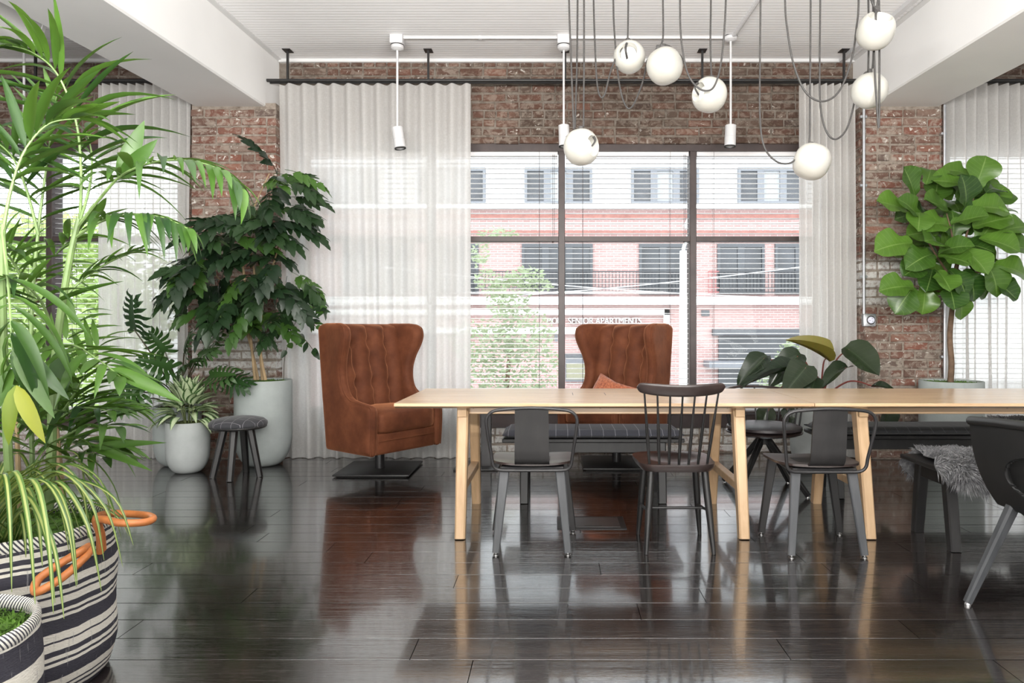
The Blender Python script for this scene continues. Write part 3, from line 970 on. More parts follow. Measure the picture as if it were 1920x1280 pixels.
def ext_window(px0, px1, py0, py1, style):
    x0, x1, z0, z1 = EX(px0), EX(px1), EZ(py1), EZ(py0)
    fm = 'ext_frame' if style == 'upper' else 'ext_frame_dark'
    w = MB()
    t = 0.10
    w.box(x0, x1, EY + 0.2, EY + 0.32, z1 - 0.14, z1).box(x0, x1, EY + 0.2, EY + 0.32, z0, z0 + t)
    w.box(x0, x0 + t, EY + 0.2, EY + 0.32, z0 + t, z1 - 0.14).box(x1 - t, x1, EY + 0.2, EY + 0.32, z0 + t, z1 - 0.14)
    n = 3 if (px1 - px0) > 100 else 2
    xs = [x0 + (x1 - x0) * k / n for k in range(1, n)]
    for x in xs: w.box(x - 0.13, x + 0.13, EY + 0.21, EY + 0.32, z0 + t, z1 - 0.14)
    o = w.obj('window', M[fm], b, smooth=False)
    e = [x0] + xs + [x1]
    for k, (a, c) in enumerate(zip(e, e[1:])):
        ext('pane', a + 0.02, c - 0.02, EY + 0.26, EY + 0.30, z0 + 0.02, z1 - 0.02, 'ext_glass' if not (style == 'upper' and k == 1) else 'ext_shade', o)
for k in range(-2, 4):
    ext_window(983 + 202 * k, 1111 + 202 * k, 311, 380, 'upper')
for a, c in ((640, 772), (800, 896), (978, 1112), (1200, 1290), (1348, 1437), (1457, 1546), (1590, 1700)):
    ext_window(a, c, 455, 551, 'lower')
# balcony rails
def rail(px0, px1, mat):
    x0, x1 = EX(px0), EX(px1)
    m = MB()
    z0, z1 = EZ(551), EZ(508)
    m.box(x0, x1, EY - 0.03, EY, z1 - 0.04, z1).box(x0, x1, EY - 0.03, EY, z0 + 0.05, z0 + 0.09).box(x0, x1, EY - 0.03, EY, z0 + 0.22, z0 + 0.25)
    n = int((x1 - x0) / 0.13)
    for k in range(n + 1):
        x = x0 + (x1 - x0) * k / n
        m.box(x - 0.012, x + 0.012, EY - 0.025, EY - 0.005, z0, z1)
    o = m.obj('balcony_rail', M[mat], b, smooth=False)
    o['kind'] = 'stuff'
for a, c, mt in ((640, 1290, 'rail_dark'), (1328, 1348, 'rail_red'), (1348, 1546, 'rail_dark')): rail(a, c, mt)
# ground floor openings
ext('lintel', EX(1338), EX(1640), EY + 0.1, EY + 0.32, EZ(629), EZ(617), 'ext_frame_dark')
ext('garage_opening', EX(1350), EX(1630), EY + 0.2, EY + 0.32, EZ(790), EZ(630), 'ext_glass')
ext('canopy_slab', EX(1322), EX(1640), EY - 0.7, EY + 0.32, EZ(687), EZ(676), 'ext_frame')
ext('lintel', EX(1056), EX(1150), EY + 0.1, EY + 0.32, EZ(669), EZ(664), 'ext_frame_dark')
ext('shop_window', EX(1060), EX(1146), EY + 0.18, EY + 0.33, EZ(716), EZ(669), 'ext_frame')
ext('pane', EX(1062), EX(1101), EY + 0.15, EY + 0.2, EZ(712), EZ(681), 'ext_yellow')
ext('pane', EX(1104), EX(1144), EY + 0.15, EY + 0.2, EZ(712), EZ(681), 'ext_yellow')
ext('wall_plaque', EX(1318), EX(1333), EY + 0.24, EY + 0.31, EZ(592), EZ(581), 'ext_frame_dark')
ext('utility_box', EX(1040), EX(1046), EY + 0.2, EY + 0.31, EZ(640), EZ(627), 'ext_frame')
def lettering(txt, px0, px1, py_base, py_top):
    cu = bpy.data.curves.new('lettering', 'FONT')
    cu.body = txt
    cu.size = 1.0
    cu.extrude = 0.10
    o = bpy.data.objects.new('lettering', cu)
    link(o, b)
    bpy.context.view_layer.update()
    w = o.dimensions.x; h = 0.70
    sx = (EX(px1) - EX(px0)) / w
    sz = (EZ(py_top) - EZ(py_base)) / h
    o.matrix_local = Matrix.Translation((EX(px0), EY + 0.20, EZ(py_base))) @ Matrix.Rotation(pi / 2, 4, 'X') @ Matrix.Diagonal((sx, sz, 1, 1))
    bpy.context.view_layer.update()
    me = bpy.data.meshes.new_from_object(o.evaluated_get(bpy.context.evaluated_depsgraph_get()))
    me.materials.clear(); me.materials.append(M['facade_band'])
    mo = inst('lettering', me, b, o.matrix_local.copy())
    bpy.data.objects.remove(o)
    mo.name = 'lettering'
    return mo
lettering('MOU', 1025, 1052, 607, 595)
lettering('SENIOR APARTMENTS', 1065, 1203, 607, 595)
struct(MB().box(-60, 60, BACK_Y + 0.3, 70, GZ - 0.2, GZ).obj('street', M['asphalt'], smooth=False), 'pale asphalt street below the windows', 'street')

# street lamp
sl = thing('street_lamp', 'white street lamp post in front of the apartment block', 'street lamp', (FX(1281, 20), 20, GZ))
M['lamp_post'] = plain('lamp_post_paint', (0.80, 0.80, 0.80), 0.5)
zt = FZ(470, 20) - GZ
MB().tube([(0, 0, 0), (0, 0, zt)], lambda t: 0.15 - 0.05 * t, 12).obj('post', M['lamp_post'], sl)
MB().tube(catmull([(0, 0, zt - 0.05), (0.03, 0, zt + 0.15), (0.16, 0, zt + 0.45), (0.2, 0, zt + 0.7)], 4), 0.05, 8).obj('arm', M['lamp_post'], sl)
MB().lathe([(0.02, 0), (0.16, 0.05), (0.19, 0.15), (0.1, 0.32), (0.02, 0.36)], 12, (0.2, 0, zt + 0.6)).obj('lamp_head', M['lamp_post'], sl)
# overhead lines
M['wire'] = plain('pale_wire', (0.55, 0.55, 0.56), 0.5)
for k, (pa, pb_, sag) in enumerate((((1050, 548), (1520, 498), 0.15), ((1020, 532), (1530, 560), 0.2))):
    a, c = P(pa[0], pa[1], 19), P(pb_[0], pb_[1], 19)
    pts = []
    d = (c - a)
    for i in range(21):
        t = -1.2 + 3.4 * i / 20
        p = a + d * t; p.z -= sag * (1 - (2 * t - 1) ** 2) * 0.3
        pts.append(p)
    o = MB().tube(pts, 0.014, 5).obj('overhead_line', M['wire'])
    tag(o, ('thin overhead line rising to the right outside' if k == 0 else 'thin overhead line sinking to the right outside'), 'cable')

# trees outside
def leaf_cloud(lobes, n, size, seed, mat, name, parent):
    rs = random.Random(seed)
    vs, fs = [], []
    for (c, r, wgt) in lobes:
        c = Vector(c)
        for _ in range(int(n * wgt)):
            while True:
                p = Vector((rs.uniform(-1, 1), rs.uniform(-1, 1), rs.uniform(-1, 1)))
                if 0.25 < p.length < 1: break
            q = c + Vector((p.x * r[0], p.y * r[1], p.z * r[2]))
            d = Vector((rs.uniform(-1, 1), rs.uniform(-1, 1), rs.uniform(-0.7, 0.4))).normalized()
            s = Vector((rs.uniform(-1, 1), rs.uniform(-1, 1), rs.uniform(-1, 1)))
            s = d.cross(s).normalized()
            L = size * rs.uniform(0.6, 1.3)
            k = len(vs)
            vs += [q - d * L * 0.5, q + s * L * 0.2, q + d * L * 0.5, q - s * L * 0.2]
            fs.append((k, k + 1, k + 2, k + 3))
    o = MB().add(vs, fs).obj(name, M[mat], parent, smooth=False)
    o['kind'] = 'stuff'
    return o
M['out_leaf_pale'] = mat_leaf('pale_street_leaf', (0.17, 0.21, 0.13), (0.30, 0.35, 0.22), 0.3, 0.5, tint=(0.4, 0.48, 0.26))
M['out_leaf_bright'] = mat_leaf('bright_street_leaf', (0.38, 0.50, 0.20), (0.62, 0.70, 0.36), 0.4, 0.5, tint=(0.7, 0.78, 0.3))
t = thing('street_tree', 'pale green street tree outside the middle window', 'tree', (FX(950, 17), 17, GZ))
MB().tube(catmull([(0, 0, 0), (0.1, 0, 1.5), (-0.05, 0.1, 3.0), (0.1, 0, 5.0)], 5), lambda q: 0.14 - 0.10 * q, 8).obj('trunk', M['bark'], t)
tx, tz = FX(950, 17), GZ
lob = []
for (px, py, rx, rz, w) in ((960, 690, 1.35, 0.75, 1.1), (905, 640, 0.85, 0.6, 0.6), (985, 625, 0.8, 0.7, 0.7), (950, 560, 0.6, 0.55, 0.5), (985, 520, 0.55, 0.28, 0.3), (900, 470, 0.22, 0.5, 0.12), (935, 438, 0.5, 0.12, 0.10), (1010, 535, 0.35, 0.2, 0.12), (915, 525, 0.35, 0.3, 0.15), (960, 760, 1.5, 0.6, 0.8)):
    q = P(px, py, 17) - Vector((tx, 17, tz))
    lob.append((q, (rx, 0.7, rz), w))
leaf_cloud(lob, 950, 0.15, 3, 'out_leaf_pale', 'crown', t)
t = thing('street_tree', 'bright green street trees seen through the palm', 'tree', (FX(60, 13), 13, GZ))
MB().tube(catmull([(0, 0, 0), (0.15, 0, 2.0), (0.0, 0.1, 4.0), (0.1, 0, 6.5)], 5), lambda q: 0.18 - 0.12 * q, 8).obj('trunk', M['bark'], t)
lob = []
for (px, py, rx, rz, w) in ((-40, 600, 1.6, 1.4, 1.1), (120, 560, 1.5, 1.2, 1.1), (60, 680, 1.7, 1.0, 1.0), (200, 640, 1.2, 1.2, 0.8), (40, 470, 1.2, 0.7, 0.6), (160, 450, 0.9, 0.5, 0.4), (-120, 520, 1.2, 1.2, 0.6), (280, 560, 0.9, 0.9, 0.5), (80, 800, 2.0, 0.9, 0.7)):
    q = P(px, py, 13) - Vector((FX(60, 13), 13, GZ))
    lob.append((q, (rx, 0.9, rz), w))
leaf_cloud(lob, 2200, 0.19, 4, 'out_leaf_bright', 'crown', t)
t = thing('street_tree', 'white blossoming bush outside behind the philodendron', 'tree', (FX(1490, 15), 15, GZ))
MB().tube(catmull([(0, 0, 0), (0.1, 0, 1.5), (0.0, 0.1, 2.6)], 5), lambda q: 0.1 - 0.06 * q, 8).obj('trunk', M['bark'], t)
lob = [(P(px, py, 15) - Vector((FX(1490, 15), 15, GZ)), (rx, 0.5, rz), w) for (px, py, rx, rz, w) in ((1490, 670, 0.4, 0.4, 0.4), (1530, 700, 0.7, 0.6, 0.6), (1470, 720, 0.6, 0.3, 0.4))]
leaf_cloud(lob, 900, 0.13, 6, 'out_leaf_pale', 'crown', t)

# ================================================================== TABLES
TT, TF, TBK = 0.742, 3.70, 4.62     # table top height, front and back edge
def table(x0, x1, trestles, label, joint_left):
    root = thing('dining_table', label, 'table', (x0, TF, 0), group='pale oak trestle tables set end to end')
    L = x1 - x0
    D = TBK - TF
    nb = 5
    bw = D / nb
    for k in range(nb):
        y0, y1 = k * bw + (0.0 if k == 0 else 0.0015), (k + 1) * bw - (0.0 if k == nb - 1 else 0.0015)
        m = MB()
        if k == 0:   # front board with an undercut edge
            pr = [(y0 + 0.0, TT - 0.004), (y0 + 0.004, TT), (y1, TT), (y1, TT - 0.03), (y0 + 0.035, TT - 0.03), (y0, TT - 0.016)]
            vs = [(x, p[0], p[1]) for x in (0, L) for p in pr]
            m.add(vs, [(i, (i + 1) % 6, 6 + (i + 1) % 6, 6 + i) for i in range(6)] + [tuple(reversed(range(6))), tuple(range(6, 12))])
        else:
            m.box(0, L, y0, y1, TT - 0.03, TT)
        m.obj('top_board', M['oak'], root, smooth=False)
    lx = [t - x0 for t in trestles]
    # long rails
    for yy in (0.17, D - 0.20):
        m = MB().rbox(max(lx[0] - 0.0, 0.02), lx[-1] if len(lx) > 1 else L - 0.1, yy, yy + 0.026, 0.664, 0.711, 0.003, 1)
        m.obj('rail', M['oak'], root, smooth=False)
        if yy < 0.3:
            for bx in (lx[0] + 0.055, (lx[0] + lx[-1]) / 2, lx[-1] - 0.055):
                MB().tube([(bx, yy - 0.002, 0.70), (bx, yy + 0.01, 0.70)], 0.006, 8).obj('bolt', M['dark_cap'], root)
    for t in lx:
        f0, f1 = Vector((t, 3.735 - TF, 0)), Vector((t, 3.865 - TF, 0.712))
        g0, g1 = Vector((t, 4.50 - TF, 0)), Vector((t, 4.37 - TF, 0.712))
        MB().bar(f0, f1, (0.056, 0.062), (0.064, 0.082), ch=0.14).obj('leg', M['oak_leg'], root, smooth=False)
        MB().bar(g0, g1, (0.056, 0.062), (0.064, 0.082), ch=0.14).obj('leg', M['oak_leg'], root, smooth=False)
        MB().rbox(t - 0.024, t + 0.024, 3.80 - TF, 4.44 - TF, 0.245, 0.29, 0.003, 1).obj('cross_rail', M['oak_leg'], root, smooth=False)
        MB().rbox(t - 0.026, t + 0.026, 3.80 - TF, 4.44 - TF, 0.655, 0.711, 0.003, 1).obj('head_rail', M['oak_leg'], root, smooth=False)
    return root
t1 = table(-0.877, 1.402, (-0.522, 1.028), 'pale oak trestle table nearest the wing chairs', False)
t2 = table(1.406, 3.72, (1.716, 3.40), 'pale oak trestle table running out beside the fig tree', True)
def power_box(root, x0, x1):
    MB().rbox(x0, x1, 0.30, 0.42, 0.655, 0.711, 0.006, 1).obj('power_box', M['dark_cap'], root, smooth=False)
    MB().box(x1 - 0.11, x1 - 0.01, 0.2955, 0.2995, 0.657, 0.684).obj('label', M['ext_shade'], root, smooth=False)
power_box(t1, 1.02, 1.25)
power_box(t2, 1.0, 1.30)
# flip-up cable hatches in the top
for r, xs in ((t1, (0.98, 1.18)),):
    for x in xs: MB().rbox(x, x + 0.004, 0.46, 0.62, TT - 0.002, TT + 0.0006, 0.0003, 1).obj('hatch_slot', M['dark_cap'], r, smooth=False)

# ================================================================== CHAIRS
def ply_chair(x, y, label):
    """seen from behind: bent ply back strip in a bow of steel tube; +y is the sitting direction"""
    r = thing('plywood_chair', label, 'chair', (x, y, 0), group='black plywood chairs with a tubular bow')
    SH = 0.445
    # seat shell, slightly dished, rounded corners
    def seat(u, v, th):
        a, c = 2 * u - 1, 2 * v - 1
        k = 4.5
        n = (abs(a) ** k + abs(c) ** k) ** (1 / k) if (a or c) else 1
        m = max(abs(a), abs(c)) / n if n else 1
        a2, c2 = a * m, c * m
        wd = 0.215 + 0.012 * c2
        z = SH + 0.010 * a2 * a2 * (1 if abs(a2) < .99 else 1) - 0.012 * max(0, c2 - 0.4) ** 2 + 0.018 * max(0, -c2 - 0.3)
        return Vector((a2 * wd, 0.01 + c2 * 0.205, z - th))
    m = MB().grid(lambda u, v: seat(u, v, 0), 18, 14).grid(lambda u, v: seat(u, v, 0.012), 18, 14, flip=True)
    e = []
    for i in range(18): e.append((i / 18, 0))
    for i in range(14): e.append((1, i / 14))
    for i in range(18): e.append((1 - i / 18, 1))
    for i in range(14): e.append((0, 1 - i / 14))
    n = len(e)
    m.add([seat(u, v, 0) for u, v in e] + [seat(u, v, 0.012) for u, v in e], [(i, (i + 1) % n, n + (i + 1) % n, n + i) for i in range(n)])
    m.obj('seat', M['brown_black_wood'], r, angle=50)
    # back strip: leaves the seat, bends up, leans back a little
    prof = catmull([(0, 0.06, SH + 0.004), (0, -0.10, SH + 0.004), (0, -0.175, SH + 0.010), (0, -0.215, SH + 0.045), (0, -0.228, SH + 0.12), (0, -0.240, SH + 0.22), (0, -0.252, SH + 0.300)], 5)
    m = MB()
    npf = len(prof)
    vs, fs = [], []
    for i, p in enumerate(prof):
        t = prof[min(i + 1, npf - 1)] - prof[max(i - 1, 0)]
        nn = Vector((0, -t.z, t.y)).normalized()
        w = 0.092 - 0.008 * i / npf
        for sx, o in ((-1, 0), (1, 0), (1, 0.010), (-1, 0.010)):
            q = p + nn * o
            vs.append((sx * w, q.y, q.z))
    for i in range(npf - 1):
        for k in range(4): fs.append((4 * i + k, 4 * i + (k + 1) % 4, 4 * i + 4 + (k + 1) % 4, 4 * i + 4 + k))
    fs += [(0, 1, 2, 3), tuple(4 * (npf - 1) + k for k in (3, 2, 1, 0))]
    m.add(vs, fs).obj('backrest', M['black_ply'], r, angle=50)
    # bow of steel tube
    zb = SH - 0.022
    pts = catmull([(-0.10, -0.195, zb), (-0.17, -0.200, zb + 0.004), (-0.198, -0.205, zb + 0.028), (-0.206, -0.212, zb + 0.08), (-0.226, -0.242, zb + 0.22), (-0.226, -0.25, zb + 0.275), (-0.196, -0.255, zb + 0.308), (-0.13, -0.259, zb + 0.320), (0, -0.262, zb + 0.327),
                   (0.13, -0.259, zb + 0.320), (0.196, -0.255, zb + 0.308), (0.226, -0.25, zb + 0.275), (0.226, -0.242, zb + 0.22), (0.206, -0.212, zb + 0.08), (0.198, -0.205, zb + 0.028), (0.17, -0.200, zb + 0.004), (0.10, -0.195, zb), (0, -0.195, zb)], 5, closed=True)
    pts.append(pts[0])
    MB().tube(pts, 0.0085, 10, caps=False).obj('bow_tube', M['chair_tube'], r)
    # under-frame
    MB().rbox(-0.165, 0.165, -0.185, 0.19, SH - 0.030, SH - 0.006, 0.006, 1).obj('under_frame', M['chair_tube'], r, smooth=False)
    for sx in (-1, 1):
        for (y0, y1, x0, x1) in ((-0.222, -0.165, 0.183, 0.142), (0.165, 0.150, 0.218, 0.160)):
            lg = MB().bar((sx * x0, y0, 0.012), (sx * x1, y1, SH - 0.018), (0.036, 0.022), (0.052, 0.024), ch=0.2)
            lo = lg.obj('leg', M['grey_ply'] if y0 < 0 else M['black_ply'], r, smooth=False)  # nearer legs use the paler ply, reflected light put into their colour
            MB().lathe([(0.013, 0.0), (0.014, 0.004), (0.008, 0.008), (0.008, 0.016)], 10, (sx * x0, y0, 0)).obj('glide', M['steel'], lo)
    return r
ply_chair(-0.121, 3.685, 'black plywood chair beside the end trestle of the table')
ply_chair(1.365, 3.645, 'black plywood chair where the two tables meet')

def spindle_chair(x, y, label):
    r = thing('spindle_chair', label, 'chair', (x, y, 0))
    SH = 0.452
    m = MB()
    def seat(u, v, th):
        a, c = 2 * u - 1, 2 * v - 1
        k = 3.4
        n = (abs(a) ** k + abs(c) ** k) ** (1 / k) if (a or c) else 1
        mm = max(abs(a), abs(c)) / n if n else 1
        a, c = a * mm, c * mm
        wd = 0.205 + 0.018 * (c if c > -0.3 else -0.3 - (c + 0.3) * 1.5)
        dish = 0.020 * max(0, 1 - (a / 0.72) ** 2 - ((c - 0.1) / 0.72) ** 2)
        return Vector((a * wd, 0.015 + c * 0.205, SH - dish - th))
    m.grid(lambda u, v: seat(u, v, 0), 20, 18).grid(lambda u, v: Vector((seat(u, v, 0).x * 0.93, seat(u, v, 0).y * 0.93, SH - 0.038)), 20, 18, flip=True)
    e = [(i / 20, 0) for i in range(20)] + [(1, i / 18) for i in range(18)] + [(1 - i / 20, 1) for i in range(20)] + [(0, 1 - i / 18) for i in range(18)]
    n = len(e)
    top = [seat(u, v, 0) for u, v in e]
    m.add(top + [Vector((p.x, p.y, SH - 0.016)) for p in top] + [Vector((p.x * 0.93, p.y * 0.93, SH - 0.038)) for p in top],
          [(i, (i + 1) % n, n + (i + 1) % n, n + i) for i in range(n)] + [(n + i, n + (i + 1) % n, 2 * n + (i + 1) % n, 2 * n + i) for i in range(n)])
    m.obj('seat', M['brown_black_wood'], r, angle=50)
    # crest rail, curved in plan
    ZC = 0.838
    def crest(u, v):
        a = sin((u - 0.5) * pi)
        an = 2 * pi * v
        h = 0.031 * (1 - 0.30 * abs(a) ** 6) * (1.0 if abs(a) < 0.9 else sqrt(max(0.02, 1 - ((abs(a) - 0.9) / 0.1) ** 2)))
        d = 0.011
        ce, se = cos(an), sin(an)
        pw = lambda q: math.copysign(abs(q) ** 0.65, q)
        return Vector((a * 0.222, -0.262 + 0.055 * a * a - 0.006 + d * pw(ce) - 0.010 * pw(se), ZC + 0.014 * a * a + h * pw(se)))
    cm_ = MB().grid(crest, 26, 14)
    cm_.obj('crest_rail', M['brown_black_wood'], r, angle=60)
    for k in range(7):
        a = (k - 3) / 3
        b0 = Vector((a * 0.148, -0.155 + 0.018 * a * a, SH - 0.012))
        b1 = Vector((a * 0.186, -0.266 + 0.055 * (a * 0.84) ** 2, ZC - 0.015))
        MB().tube([b0 + (b1 - b0) * (i / 6) for i in range(7)], lambda t: 0.0062 + 0.003 * sin(pi * min(1, t * 1.25)) - 0.0012 * t, 8).obj('spindle', M['black_wood'], r)
    feet = {}
    for sx in (-1, 1):
        for sy, y0, y1 in ((-1, -0.188, -0.125), (1, 0.155, 0.12)):
            p0 = Vector((sx * 0.172, y0, 0.0)); p1 = Vector((sx * 0.138, y1, SH - 0.03))
            feet[(sx, sy)] = (p0, p1)
            MB().tube([p0 + (p1 - p0) * (i / 6) for i in range(7)], lambda t: 0.0105 + 0.0085 * sin(pi * min(0.62, t * 0.75)), 10).obj('leg', M['black_wood'], r)
    mids = []
    for sx in (-1, 1):
        a = feet[(sx, -1)]; c = feet[(sx, 1)]
        q0 = a[0].lerp(a[1], 0.50); q1 = c[0].lerp(c[1], 0.40)
        MB().tube([q0, q1], 0.0075, 8).obj('stretcher', M['black_wood'], r)
        mids.append(q0.lerp(q1, 0.5))
    MB().tube(mids, 0.0075, 8).obj('stretcher', M['black_wood'], r)
    return r
spindle_chair(0.632, 3.66, 'black spindle-back wooden chair with a curved crest rail')

def swivel_chair(x, y, label):
    r = thing('swivel_chair', label, 'chair', (x, y, 0), radians(6))
    MB().lathe([(0.05, 0.395), (0.235, 0.400), (0.262, 0.412), (0.265, 0.422), (0.255, 0.428)], 36).obj('seat_board', M['brown_black_wood'], r)
    MB().lathe([(0.245, 0.428), (0.262, 0.440), (0.258, 0.456), (0.225, 0.467), (0.12, 0.472), (0.01, 0.473)], 36).obj('seat_pad', M['leather_dark'], r)
    MB().lathe([(0.045, 0.33), (0.048, 0.36), (0.055, 0.396)], 16).obj('hub', M['black_metal'], r)
    for k in range(4):
        a = radians(36 + 90 * k)
        d = Vector((cos(a), sin(a), 0))
        lo = MB().bar(Vector((0, 0, 0.375)) + d * 0.02, d * 0.335 + Vector((0, 0, 0.014)), (0.035, 0.045), (0.03, 0.034), xdir=Vector((-sin(a), cos(a), 0)), ch=0.15).obj('leg', M['black_wood'], r, smooth=False)
        MB().lathe([(0.012, 0), (0.013, 0.006), (0.008, 0.014)], 8, d * 0.330).obj('glide', M['steel'], lo)
    # low curved back on spindles (far side)
    pts = []
    for i in range(25):
        a = radians(-22 + 224 * i / 24)
        lean = 0.02 + 0.03 * max(0, sin(a))
        pts.append(Vector(((0.255 + lean) * cos(a), (0.25 + lean) * sin(a), 0.690 + 0.022 * max(0, sin(a)) ** 2)))
    MB().tube(pts, 0.013, 10, flat=(0.8, 1.5)).obj('back_rail', M['brown_black_wood'], r)
    for i in range(1, 24, 2):
        a = radians(-22 + 224 * i / 24)
        MB().tube([Vector((0.236 * cos(a), 0.236 * sin(a), 0.42)), pts[i]], 0.0065, 8).obj('spindle', M['black_wood'], r)
    return r
swivel_chair(1.483, 4.86, 'black swivel chair with a round leather seat behind the table')

def bucket_chair(x, y, rz, label):
    r = thing('bucket_armchair', label, 'armchair', (x, y, 0), rz)
    def pt(u, v, ins=0.0):
        """u: around from left arm tip over the back to right arm tip, v: 0 rim .. 1 seat"""
        q = 2 * u - 1
        t = v
        rad = 0.300 - 0.025 * t - 0.100 * t ** 2.4 - ins
        ext = 0.29 + 0.03 * t
        arc = 0.60                       # share of the path that is the round back
        z1 = 0.775 + 0.03 * (1 - abs(q)) ** 1.5
        z = z1 + (0.405 - z1) * t
        if abs(q) < arc:
            a = q / arc * pi / 2
            return Vector((sin(a) * rad, -0.03 - cos(a) * (rad + 0.03 * (1 - t)), z))
        f = (abs(q) - arc) / (1 - arc)
        return Vector((math.copysign(rad + 0.012 * f * (1 - t), q), -0.03 + ext * f, z - 0.012 * f * f * (1 - t)))
    nu, nv = 96, 40
    m = MB()
    def hole(u, v):
        # openings low in the shell sides
        for uc in (0.24, 0.76):
            if ((u - uc) / 0.13) ** 2 + ((v - 0.58) / 0.27) ** 2 < 1: return True
        return False
    idx = {}
    for side, ins in ((0, 0.0), (1, 0.018)):
        for j in range(nv + 1):
            for i in range(nu + 1):
                idx[(side, i, j)] = len(m.v)
                u_, v_ = i / nu, j / nv
                if side == 0:      # grid corners beside an opening slide onto its outline
                    hs = [hole((i + a + 0.5) / nu, (j + c + 0.5) / nv) for a in (-1, 0) for c in (-1, 0)]
                    if any(hs) and not all(hs):
                        uc = 0.24 if u_ < 0.5 else 0.76
                        e = sqrt(((u_ - uc) / 0.13) ** 2 + ((v_ - 0.58) / 0.27) ** 2)
                        u_, v_ = uc + (u_ - uc) / e, 0.58 + (v_ - 0.58) / e
                m.v.append(tuple(pt(u_, v_, ins)))
    keep = {}
    for j in range(nv):
        for i in range(nu): keep[(i, j)] = not hole((i + 0.5) / nu, (j + 0.5) / nv)
    for (i, j), k in keep.items():
        m.f.append(tuple(idx[(1, a, c)] for a, c in ((i, j), (i, j + 1), (i + 1, j + 1), (i + 1, j))))
        if k: m.f.append(tuple(idx[(0, a, c)] for a, c in ((i, j), (i + 1, j), (i + 1, j + 1), (i, j + 1))))
        for (di, dj, e) in ((-1, 0, ((i, j), (i, j + 1))), (1, 0, ((i + 1, j), (i + 1, j + 1))), (0, -1, ((i, j), (i + 1, j))), (0, 1, ((i, j + 1), (i + 1, j + 1)))):
            if k and not keep.get((i + di, j + dj), False):
                (a, c) = e
                m.f.append((idx[(0, *a)], idx[(0, *c)], idx[(1, *c)], idx[(1, *a)]))
    o = m.obj('shell', M['black_plastic'], r, angle=55)
    # rolled rim
    MB().tube([pt(i / 40, 0, 0.006) + Vector((0, 0, 0.0)) for i in range(41)], 0.019, 10, flat=(1.0, 1.15)).obj('rim', M['black_plastic'], r)
    # seat pan
    def pan(u, v):
        a = 2 * pi * u
        rr = v
        x, yy = cos(a) * 0.19 * rr * 1.05, sin(a) * 0.20 * rr + 0.09 * rr * max(0, sin(a))
        return Vector((x, yy, 0.425 - 0.018 * (1 - rr ** 2)))
    MB().grid(pan, 32, 6, closeu=True).grid(lambda u, v: pan(u, v) - Vector((0, 0, 0.022)), 32, 6, closeu=True, flip=True).obj('seat', M['black_plastic'], r)
    for sx in (-1, 1):
        for (y0, y1, x0, x1) in ((0.235, 0.20, 0.335, 0.165), (-0.29, -0.12, 0.29, 0.13)):
            lo = MB().bar((sx * x0, y0, 0.012), (sx * x1, y1, 0.43), (0.030, 0.030), (0.044, 0.044), ch=0.2).obj('leg', M['grey_ply'], r, smooth=False)
            MB().lathe([(0.012, 0), (0.013, 0.006), (0.008, 0.016)], 8, (sx * x0, y0, 0)).obj('glide', M['steel'], lo)
    return r
bucket_chair(2.045, 2.60, radians(0), 'black moulded bucket armchair at the near side of the table')

# ================================================================== BENCHES
def bench(x0, x1, y0, y1, label, cushion, top=0.425, leg_in=0.13, end='straight'):
    r = thing('bench', label, 'bench', (x0, y0, 0), group='black wooden benches')
    L, D = x1 - x0, y1 - y0
    MB().rbox(0, L, 0, D, top - 0.026, top, 0.006, 2).obj('seat_board', M['black_wood'], r, smooth=False)
    for yy in (0.05, D - 0.075):
        MB().rbox(leg_in, L - leg_in, yy, yy + 0.025, top - 0.10, top - 0.025, 0.003, 1).obj('apron', M['black_wood'], r, smooth=False)
    for xx in (leg_in, L - leg_in):
        for s, yb, yt in ((0, -0.01, 0.075), (1, D + 0.01, D - 0.075)):
            MB().bar((xx, yb + (0.03 if s == 0 else -0.03), 0), (xx, yt, top - 0.024), (0.055, 0.05), (0.06, 0.06), ch=0.12).obj('leg', M['black_wood'], r, smooth=False)
        MB().rbox(xx - 0.022, xx + 0.022, 0.08, D - 0.08, top - 0.11, top - 0.03, 0.003, 1).obj('head_rail', M['black_wood'], r, smooth=False)
    if cushion:
        def puff(p):
            ex = min(p.x - 0.004, L - 0.004 - p.x) ; ey = min(p.y - 0.0, D - p.y)
            return p
        m = MB()
        nx, ny = 40, 10
        def cu(u, v, up):
            a, c = 2 * u - 1, 2 * v - 1
            e = min(1.0, (1 - abs(a)) * L / 2 / 0.06); f = min(1.0, (1 - abs(c)) * D / 2 / 0.06)
            h = (1 - (1 - e) ** 2) * (1 - (1 - f) ** 2)
            z = top + 0.024 + (0.030 * h ** 0.5 if up else -0.022 * h ** 0.4)
            return Vector((L / 2 + a * (L / 2 - 0.006), D / 2 + c * (D / 2 + 0.002), z))
        m.grid(lambda u, v: cu(u, v, True), nx, ny).grid(lambda u, v: cu(u, v, False), nx, ny, flip=True)
        o = m.obj('seat_cushion', M[cushion], r, angle=70)
        bx = [cu(i / 40, 0, True) for i in range(41)] + [cu(1, i / 10, True) for i in range(1, 11)] + [cu(1 - i / 40, 1, True) for i in range(1, 41)] + [cu(0, 1 - i / 10, True) for i in range(1, 11)]
        MB().tube(bx, 0.004, 6).obj('piping', M[cushion], o)
    return r
bench(-0.352, 0.845, 4.47, 4.84, 'low black bench with a slate pinstripe cushion under the table', 'pinstripe', leg_in=0.145)
bench(1.80, 3.55, 4.60, 4.96, 'black bench with a black cushion in front of the philodendron', 'dark_pinstripe', leg_in=0.12)
b3 = bench(1.965, 3.30, 3.50, 3.90, 'black bench under the grey sheepskin', None, top=0.435, leg_in=0.09)

